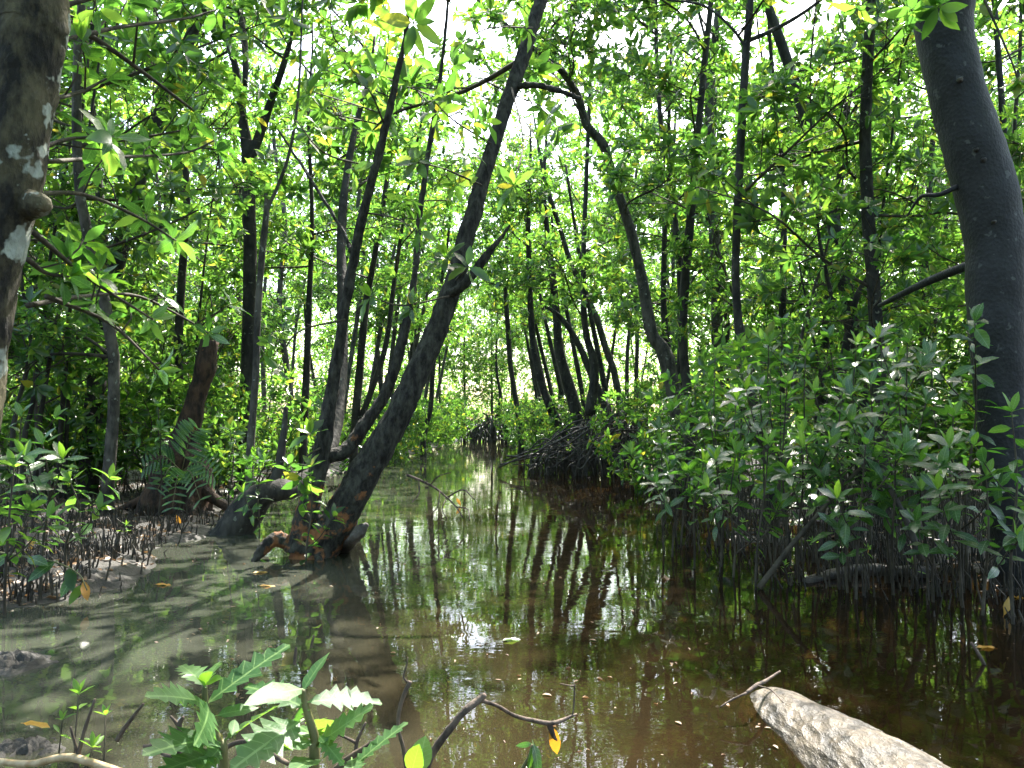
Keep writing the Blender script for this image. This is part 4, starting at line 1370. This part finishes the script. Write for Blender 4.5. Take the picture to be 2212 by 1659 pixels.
stick("forked twig tip rising behind the holly-leaved plant", [(388, 1650, 1.7), (386, 1600, 1.7), (388, 1565, 1.7), (396, 1548, 1.7)], [11, 10, 11, 6], forks=[([(387, 1570, 1.7), (378, 1558, 1.7), (368, 1546, 1.7)], [9, 7, 4])])
stick("dry pale cane lying across the bottom left corner", [(-40, 1640, 2.15), (60, 1650, 2.1), (150, 1636, 2.0), (260, 1668, 1.95)], [12, 15, 17, 17], cane_mat)
stick("upright black twig pair at the bottom left corner", [(165, 1670, 2.0), (172, 1620, 2.0), (185, 1570, 2.0), (205, 1510, 2.0)], [10, 9, 8, 6], forks=[([(172, 1640, 2.0), (160, 1600, 2.0), (152, 1570, 2.0)], [8, 6, 5])])
stick("slanting black twig behind the small white-leaved seedling", [(252, 1600, 2.2), (275, 1565, 2.2), (310, 1520, 2.2)], [10, 9, 5])
stick("curved reddish twig at the water left of the holly-leaved plant", [(310, 1612, 1.95), (340, 1612, 1.95), (352, 1628, 1.95), (385, 1640, 1.95)], [7, 8, 9, 8])
stick("slanting black stick below the holly-leaved plant's right side", [(700, 1690, 1.6), (745, 1645, 1.6), (785, 1618, 1.6), (818, 1596, 1.6)], [17, 15, 13, 9])
stick("mottled brown stick passing between the two spiny stems", [(440, 1665, 1.75), (500, 1608, 1.72), (560, 1608, 1.7), (600, 1636, 1.68), (622, 1650, 1.66)], [8, 10, 10, 12, 10])
stick("black forked twig in the water right of the spiny stems", [(768, 1630, 1.9), (772, 1600, 1.9), (790, 1560, 1.9)], [10, 8, 4], forks=[([(770, 1605, 1.9), (740, 1590, 1.9), (720, 1585, 1.9)], [7, 6, 4])])
stick("small black peg standing in water above the spiny leaves", [(636, 1436, 2.9), (638, 1415, 2.9), (640, 1398, 2.9)], [7, 7, 5])
stick("second small black peg standing in water, just to the right", [(672, 1400, 3.0), (675, 1385, 3.0), (678, 1372, 3.0)], [6, 6, 4])
stick("leaning bare sapling stem in the right shallows", [(1640, 1270, 4.6), (1700, 1190, 4.6), (1760, 1120, 4.6), (1830, 1040, 4.6), (1880, 990, 4.6)], [14, 12, 10, 8, 6], twig_mat)
stick("black stake slanting out of open water near the right edge", [(2132, 1450, 3.2), (2118, 1420, 3.2), (2098, 1388, 3.2)], [9, 8, 5])
stick("dark slanting branch crossing the right shallows to the thicket", [(1990, 1210, 4.3), (1960, 1130, 4.35), (1920, 1050, 4.4), (1890, 1000, 4.5)], [16, 14, 11, 8], root_mat)
stick("fallen dark bough arching over the water right of the leaning trunk", [(1000, 1118, 7.2), (985, 1095, 7.3), (960, 1070, 7.4), (930, 1048, 7.5), (880, 1026, 7.6)], [3, 3, 4, 5, 6],
      forks=[([(965, 1075, 7.4), (1000, 1058, 7.3), (1026, 1080, 7.2)], [4, 3, 2]), ([(950, 1062, 7.4), (945, 1095, 7.3), (930, 1110, 7.3)], [3, 3, 2]), ([(985, 1095, 7.3), (1010, 1100, 7.2), (1015, 1125, 7.1)], [3, 2, 2]), ([(930, 1048, 7.5), (945, 1030, 7.4), (975, 1020, 7.4)], [3, 3, 2]), ([(905, 1036, 7.5), (905, 1065, 7.4), (890, 1085, 7.3)], [3, 3, 2]), ([(965, 1075, 7.4), (955, 1100, 7.2), (965, 1120, 7.2)], [3, 2, 2])])
lg = [G(1740, 1258, .0), G(1850, 1232, .03), G(2010, 1240, .02)]
for lab, pts_, rr_ in [("dark half-buried log among the pencil roots of the right shallows", lg, [.05, .07, .06])]:
    b = lg[0]
    o = link(bpy.data.objects.new("sunken_log", tube(MB(), catmull(np.array([list(p) for p in pts_]), 6) - np.array(b), np.linspace(.03, .045, 13), 14, .35, 9, fine=.004).mesh("sunken_log", root_mat)))
    o.location = b
    tag(o, lab, "log")

# ------------------------------------------------------------------ rotten stump and fern on the left bank
sb = on_ground(395, 1010, 8.2)
t = thing("tree_stump", "tall broken rotten stump with orange patches on the left bank", "stump", sb)
pts = np.array([on_ground(385, 1000, 8.2) + Vector((0, 0, -.1)), P(390, 990, 8.2), P(402, 940, 8.2), P(428, 850, 8.2), P(445, 790, 8.2), P(452, 735, 8.2)]) - np.array(sb)
row = catmull(np.column_stack([pts, [.40, .26, .14, .10, .11, .085]]), 5)
part("trunk", tube(MB(), row[:, :3], row[:, 3], 18, .22, 5.0).mesh("trunk", stump_mat), t)
for k in range(7):
    a = k * .9 - 2.9
    e = np.array([math.cos(a) * .85, math.sin(a) * .5 - .1, -.12])
    part("root", tube(MB(), catmull(np.array([(0, 0, .35), e * .5 + np.array([0, 0, .15]), e]), 4), np.linspace(.07, .03, 9), 8, .25, 9).mesh("root", stump_mat), t)

frond_leaf = leaf_mesh("leaflet", shade_leaf_mat, 1, .22, .2, .06, 5, 1.0, 0, .05, 60)
ft = sb + Vector((.12, -.32, .42))
t = thing("fern", "dark hanging fern with long paired leaflets on the rotten stump", "fern", ft)
for (du, tip, n, ls) in [(0, (.22, -.18, .42), 8, .26), (1, (-.25, -.25, .05), 9, .20), (2, (.05, -.32, -.32), 9, .18), (3, (.38, -.15, -.05), 9, .20), (4, (-.1, -.3, -.15), 9, .18), (5, (.3, -.3, -.25), 8, .18)]:
    pts = catmull(np.array([(0, 0, 0), np.array(tip) * .5 + np.array([0, 0, .12]), tip]), 5)
    fr = part("frond", tube(MB(), pts, np.linspace(.006, .002, len(pts)), 5).mesh("frond", green_stem_mat), t)
    for k in range(n):
        s = .2 + .8 * k / (n - 1)
        p = pts[min(len(pts) - 1, int(s * (len(pts) - 1)))]
        tan = norm(pts[-1] - pts[0])
        sd = norm(np.cross(tan, [0, -1, .35]))
        for sg in (-1, 1):
            part("leaflet", frond_leaf, fr, frame(p, sd * sg + tan * .3, np.array([0, -.8, .5]), ls * (1 - .4 * s)))

# ------------------------------------------------------------------ holly-leaved plants in the foreground
SP_LEAF = [leaf_mesh("leaf", spiny_leaf_mat, 1, .34 + .05 * (i % 2), .06 + .05 * i, .10, 7, .9, 1, .10, i + 70) for i in range(4)]
SP_SOFT = [leaf_mesh("leaf", spiny_leaf_mat, 1, .36, .12, .10, 7, .8, 0, .12, i + 80) for i in range(2)]


def holly(label, stem_uv, d0, leaves, wide=.011):
    uvd = [(u, v, d0) for u, v in stem_uv]
    pts = np.array([P(*q) for q in uvd])
    foot = Vector((pts[0][0] + .01, pts[0][1], ground_z(pts[0][0], pts[0][1]) - .03))
    pts = np.vstack([[foot], pts])
    t = thing("holly_leaved_plant", label, "plant", foot)
    c = catmull(pts - np.array(foot), 6)
    part("stem", tube(MB(), c, np.linspace(wide, wide * .45, len(c)), 9, .08, 40).mesh("stem", green_stem_mat), t)
    for kind, b, e, dd, roll in leaves:
        p0 = np.array(P(b[0], b[1], d0)) - np.array(foot)
        p1 = np.array(P(e[0], e[1], d0 + dd)) - np.array(foot)
        ln = np.linalg.norm(p1 - p0)
        nrm = np.array([math.sin(roll) * 1.0, -.55, math.cos(roll)])
        pool = SP_LEAF if kind == 's' else (SP_SOFT if kind == 'p' else YOUNG_LEAF)
        part("leaf", pool[rp.randint(len(pool))], t, frame(p0, p1 - p0, nrm, ln))
    return t


holly("spiny holly-leaved plant at the bottom edge, left one of two", [(483, 1670), (475, 1612), (458, 1567), (444, 1520), (442, 1478)], 1.55,
      [('s', (452, 1516), (622, 1384), .10, -.35), ('s', (438, 1518), (335, 1482), -.12, .3), ('s', (450, 1525), (452, 1590), -.16, 1.2), ('s', (440, 1480), (392, 1425), .08, .5), ('s', (444, 1478), (470, 1425), .10, -.5),
       ('y', (442, 1480), (448, 1440), -.05, .2), ('y', (444, 1478), (476, 1462), -.04, -.4), ('y', (440, 1482), (425, 1462), -.05, .4), ('p', (470, 1545), (560, 1522), .04, .3),
       ('s', (474, 1600), (332, 1592), -.18, .15), ('s', (478, 1625), (350, 1655), -.15, .1), ('s', (478, 1612), (425, 1672), -.10, .9), ('s', (480, 1605), (600, 1515), .12, -.9), ('p', (500, 1590), (512, 1548), .06, .7)])
holly("spiny holly-leaved plant at the bottom edge, right one of two", [(679, 1670), (681, 1604), (669, 1555), (659, 1522), (654, 1490)], 1.5,
      [('p', (655, 1492), (705, 1402), .06, -.6), ('s', (655, 1528), (527, 1462), .06, .25), ('s', (668, 1516), (828, 1494), .05, -.25), ('p', (652, 1488), (536, 1505), -.12, .2), ('s', (682, 1612), (800, 1520), -.02, -.6),
       ('s', (672, 1556), (712, 1566), .10, -.2), ('s', (650, 1525), (628, 1596), .02, .9), ('s', (645, 1560), (510, 1645), -.16, .45), ('p', (672, 1600), (580, 1604), -.10, .3), ('s', (690, 1590), (740, 1650), -.05, -.5),
       ('s', (745, 1690), (800, 1600), .05, -.7), ('s', (770, 1650), (878, 1554), .06, -1.0), ('s', (690, 1600), (645, 1560), .12, .3), ('p', (680, 1640), (632, 1652), -.12, .1), ('s', (760, 1640), (765, 1690), -.1, .0)])
# round bright leaves beside the bent branch
pb = P(892, 1690, 1.6)
foot = Vector((pb.x, pb.y, ground_z(pb.x, pb.y) - .02))
t = thing("seedling", "bright seedling with two round leaves at the foot of the bent branch", "seedling", foot)
part("stem", tube(MB(), np.array([(0, 0, 0), Vector(P(892, 1720, 1.6)) - foot, Vector(P(896, 1660, 1.6)) - foot]), [.005, .004, .003], 6).mesh("stem", green_stem_mat), t)
round_leaf = leaf_mesh("leaf", young_leaf_mat, 1, .62, .05, .06, 6, .85, 0, .05, 90)
part("leaf", round_leaf, t, frame(np.array(P(888, 1672, 1.6) - foot), np.array(P(905, 1606, 1.58) - P(888, 1672, 1.6)), np.array([-.3, -1, .2]), .068))
part("leaf", round_leaf, t, frame(np.array(P(898, 1672, 1.62) - foot), np.array(P(918, 1596, 1.66) - P(898, 1672, 1.62)), np.array([.2, -1, .4]), .075))
# small plants and a fallen sprig along the left of the water
for lab, u, v0, v1, d, n, sz in [("slender seedling with pale leaves standing in water at the bottom left", 170, 1650, 1500, 2.05, 3, .05), ("small leafy seedling rooted by the cane at the bottom left", 200, 1655, 1615, 2.0, 3, .045),
                                 ("thin two-leaved seedling in water left of the spiny plants", 228, 1640, 1545, 2.15, 1, .035), ("tiny yellow-green seedling behind the upright black twigs", 135, 1600, 1555, 2.3, 2, .035)]:
    top_ = P(u, v1, d)
    foot = Vector((P(u, v0, d).x, d, min(0, ground_z(top_.x, d))))
    sapling(lab, foot, top_.z - foot.z, (top_.x - foot.x, 0), n, sz, None, branches=0, stem_r=.004, lo=.6, pool=YOUNG_LEAF)
b = G(-20, 1215, .10)
t = thing("fallen_sprig", "fallen sprig with green and yellowing leaves drooping over the left bank's edge", "sprig", b)
tw = catmull(np.array([P(-30, 1190, 4.3), P(60, 1203, 4.25), P(120, 1215, 4.2), P(170, 1240, 4.15), P(188, 1275, 4.1)]) - np.array(b), 4)
part("stem", tube(MB(), tw, np.linspace(.007, .003, len(tw)), 6).mesh("stem", green_stem_mat), t)
for e0, e1, sz, pool in [((20, 1200), (-50, 1245), .17, SHADE_LEAF), ((60, 1205), (110, 1218), .15, SHADE_LEAF), ((150, 1225), (155, 1275), .14, LEAF), ((165, 1235), (130, 1285), .14, SHADE_LEAF), ((180, 1255), (190, 1300), .12, YELLOW_LEAF), ((120, 1213), (60, 1250), .15, SHADE_LEAF), ((180, 1262), (150, 1300), .12, LEAF)]:
    p0, p1 = P(e0[0], e0[1], 4.2), P(e1[0], e1[1], 4.12)
    part("leaf", pool[1], t, frame(np.array(p0 - b), np.array(p1 - p0), np.array([.2, -.7, .7]), sz))
# drooping sprig with dark leaves
b = P(1128, 1690, 1.8)
t = thing("drooping_sprig", "pale green sprig with drooping dark leaves below the hanging yellow leaf", "sprig", b)
tw = catmull(np.array([P(1110, 1690, 1.8), P(1140, 1640, 1.8), P(1150, 1608, 1.8)]) - np.array(b), 4)
part("stem", tube(MB(), tw, np.linspace(.005, .003, len(tw)), 6).mesh("stem", green_stem_mat), t)
for e0, e1, sz in [((1152, 1606), (1172, 1668), .078), ((1150, 1610), (1150, 1650), .05), ((1152, 1640), (1160, 1690), .06), ((1148, 1606), (1122, 1612), .035)]:
    p0, p1 = P(e0[0], e0[1], 1.8), P(e1[0], e1[1], 1.78)
    part("leaf", SHADE_LEAF[3], t, frame(np.array(p0 - b), np.array(p1 - p0), np.array([.7, -.7, .2]), sz))

# ------------------------------------------------------------------ mud clods, small plants and fallen leaves
def clod(label, pos, size, seed, n=40):
    """A crumbly mound: a fan of rings pushed up by ridged noise."""
    v, f = [], []
    rings, seg = 26, 56
    for i in range(rings + 1):
        q = i / rings
        for k in range(seg):
            a = 6.28318 * k / seg
            rad_ = size * q * (1 + .35 * mnoise.noise(Vector((math.cos(a) * 1.3, math.sin(a) * 1.3, seed))))
            x, y = rad_ * math.cos(a) * 1.25, rad_ * math.sin(a) * .9
            w = Vector((x / size * 5 + seed * 3.3, y / size * 5, seed))
            ridge = 1 - abs(mnoise.noise(w)) * 2
            h = size * (1 - q * q) * (.12 + .20 * max(0, ridge) * (.6 + .4 * mnoise.noise(w * .5))) + size * .10 * abs(mnoise.noise(w * 2.6)) * (1 - q) + size * .05 * mnoise.noise(w * 6) * (1 - q)
            v.append((x + size * .05 * mnoise.noise(w * 2), y, h - .05 * q - .01))
    for i in range(rings):
        for k in range(seg):
            k2 = (k + 1) % seg
            f.append((i * seg + k, (i + 1) * seg + k, (i + 1) * seg + k2, i * seg + k2))
    o = link(bpy.data.objects.new("mud_clump", MB().add(v, f).mesh("mud_clump", clod_mat, True)))
    o.location = pos
    return tag(o, label, "mud clump")


clod("dark crumbly mud clump jutting from the left edge into the water", G(20, 1440, -.01), .28, 3, 22)
clod("wet shiny mud heap beside the cane at the bottom left corner", G(55, 1625, -.01), .20, 4, 30)
clod("lumpy mud heap at the tip of the left bank under the drooping yellowing leaf", G(160, 1262, .0), .42, 5, 30)
clod("small mud heap among pencil roots in the right shallows", G(1690, 1080, .0), .35, 6, 16)

# fallen leaves, floating or caught
fl = [(1197, 1600, 1.93, 'hang', "orange-yellow leaf hanging from the bent branch over the water"), (75, 1562, 2.15, 'flat', "orange-yellow leaf lying over the mud heap at bottom left"),
      (2168, 1330, None, 'up', "upright yellow leaf stuck beside the thin seedling near the right edge"), (2130, 1398, None, 'flat', "narrow yellow leaf floating near the right edge"),
      (65, 1190, None, 'up', "curled orange-yellow leaf caught on the left mud bank"), (390, 1078, None, 'up', "bright yellow leaf standing on the mud below the rotten stump"), (390, 1135, None, 'up', "yellow leaf caught among the left bank's last pencil roots"),
      (575, 1265, None, 'flat', "thin yellow leaf floating left of the leaning trunk"), (560, 1237, None, 'flat', "pale straw-coloured leaf floating nearest the leaning trunk"), (350, 1262, None, 'flat', "small orange leaf floating off the left bank"),
      (668, 1150, None, 'up', "yellow leaf wedged at the base of the leaning trunk"), (995, 1092, None, 'up', "yellow leaf caught in the fallen bough over the water"), (2205, 1290, None, 'flat', "orange leaf at the right edge on the mud"),
      (1870, 1210, None, 'up', "yellow leaf on the half-buried log in the shallows"), (1700, 1118, None, 'up', "orange leaf low in the right thicket"), (320, 1132, None, 'flat', "golden leaf lying on the middle of the left bank"),
      (265, 1058, None, 'flat', "tan leaf on the dark mud left of the stump"), (1105, 1383, None, 'flat', "pale green leaf floating in the middle of the creek"), (1440, 1250, None, 'flat', "brown leaf floating at the edge of the pencil roots")]
for u, v, d, how, lab in fl:
    if d is None:
        p = G(u, v, .006)
        gz = ground_z(p.x, p.y)
        if gz > 0:
            p = G(u, v, gz + .012)
    else:
        p = P(u, v, d)
    pool = BROWN_LEAF if "brown" in lab or "tan" in lab else (LEAF if "pale green" in lab else YELLOW_LEAF)
    o = link(bpy.data.objects.new("fallen_leaf", pool[rp.randint(len(pool))]))
    a = rp.uniform(-.5, .5)
    sz = .10 if d is None else .075
    if how == 'hang':
        o.matrix_basis = frame(np.array(P(1190, 1566, 1.92)), (.25, 0, -1), (.2, -1, 0), .075)
    elif how == 'flat':
        o.matrix_basis = frame(np.array(p) - np.array([.4 * sz, 0, 0]), (1, a, .02), (0, -.1, 1), sz)
    else:
        o.matrix_basis = frame(np.array(p), (a, .1, .8), (.2, -1, .3), sz)
    tag(o, lab, "leaf", None)

# leaf litter too small to count
rl2 = np.random.RandomState(8)
lv = []
while len(lv) < 3600:
    y = 4.0 + 8 * rl2.rand() ** 1.6
    x = rl2.uniform(-1, 1) * (1 + y * .7)
    z = ground_z(x, y)
    if z < .004:
        continue
    lv.append((np.array([x, y, z + .01]), np.append(rl2.normal(0, 1, 2), rl2.normal(0, .15)), np.append(rl2.normal(0, .3, 2), 1), rl2.uniform(.03, .085)))
o = link(bpy.data.objects.new("leaf_litter", leaves_mesh("leaf_litter", lv, brown_leaf_mat)))
o["kind"] = "stuff"
o["label"] = "scattered brown leaf litter on the mud"

# scraps drifting on the creek
lv = []
while len(lv) < 240:
    y = 2.3 + 8 * rl2.rand() ** 1.5
    x = rl2.uniform(-1, 1) * (.4 + y * .62)
    if ground_z(x, y) > -.02 or mnoise.noise(Vector((x * 1.1, y * 1.1, 5))) < -.05:
        continue
    lv.append((np.array([x, y, .0035]), np.append(rl2.normal(0, 1, 2), 0), np.append(rl2.normal(0, .05, 2), 1), rl2.uniform(.008, .035)))
o = link(bpy.data.objects.new("drifting_litter", leaves_mesh("drifting_litter", lv, brown_leaf_mat)))
o["kind"] = "stuff"
o["label"] = "tiny brown scraps drifting on the water"
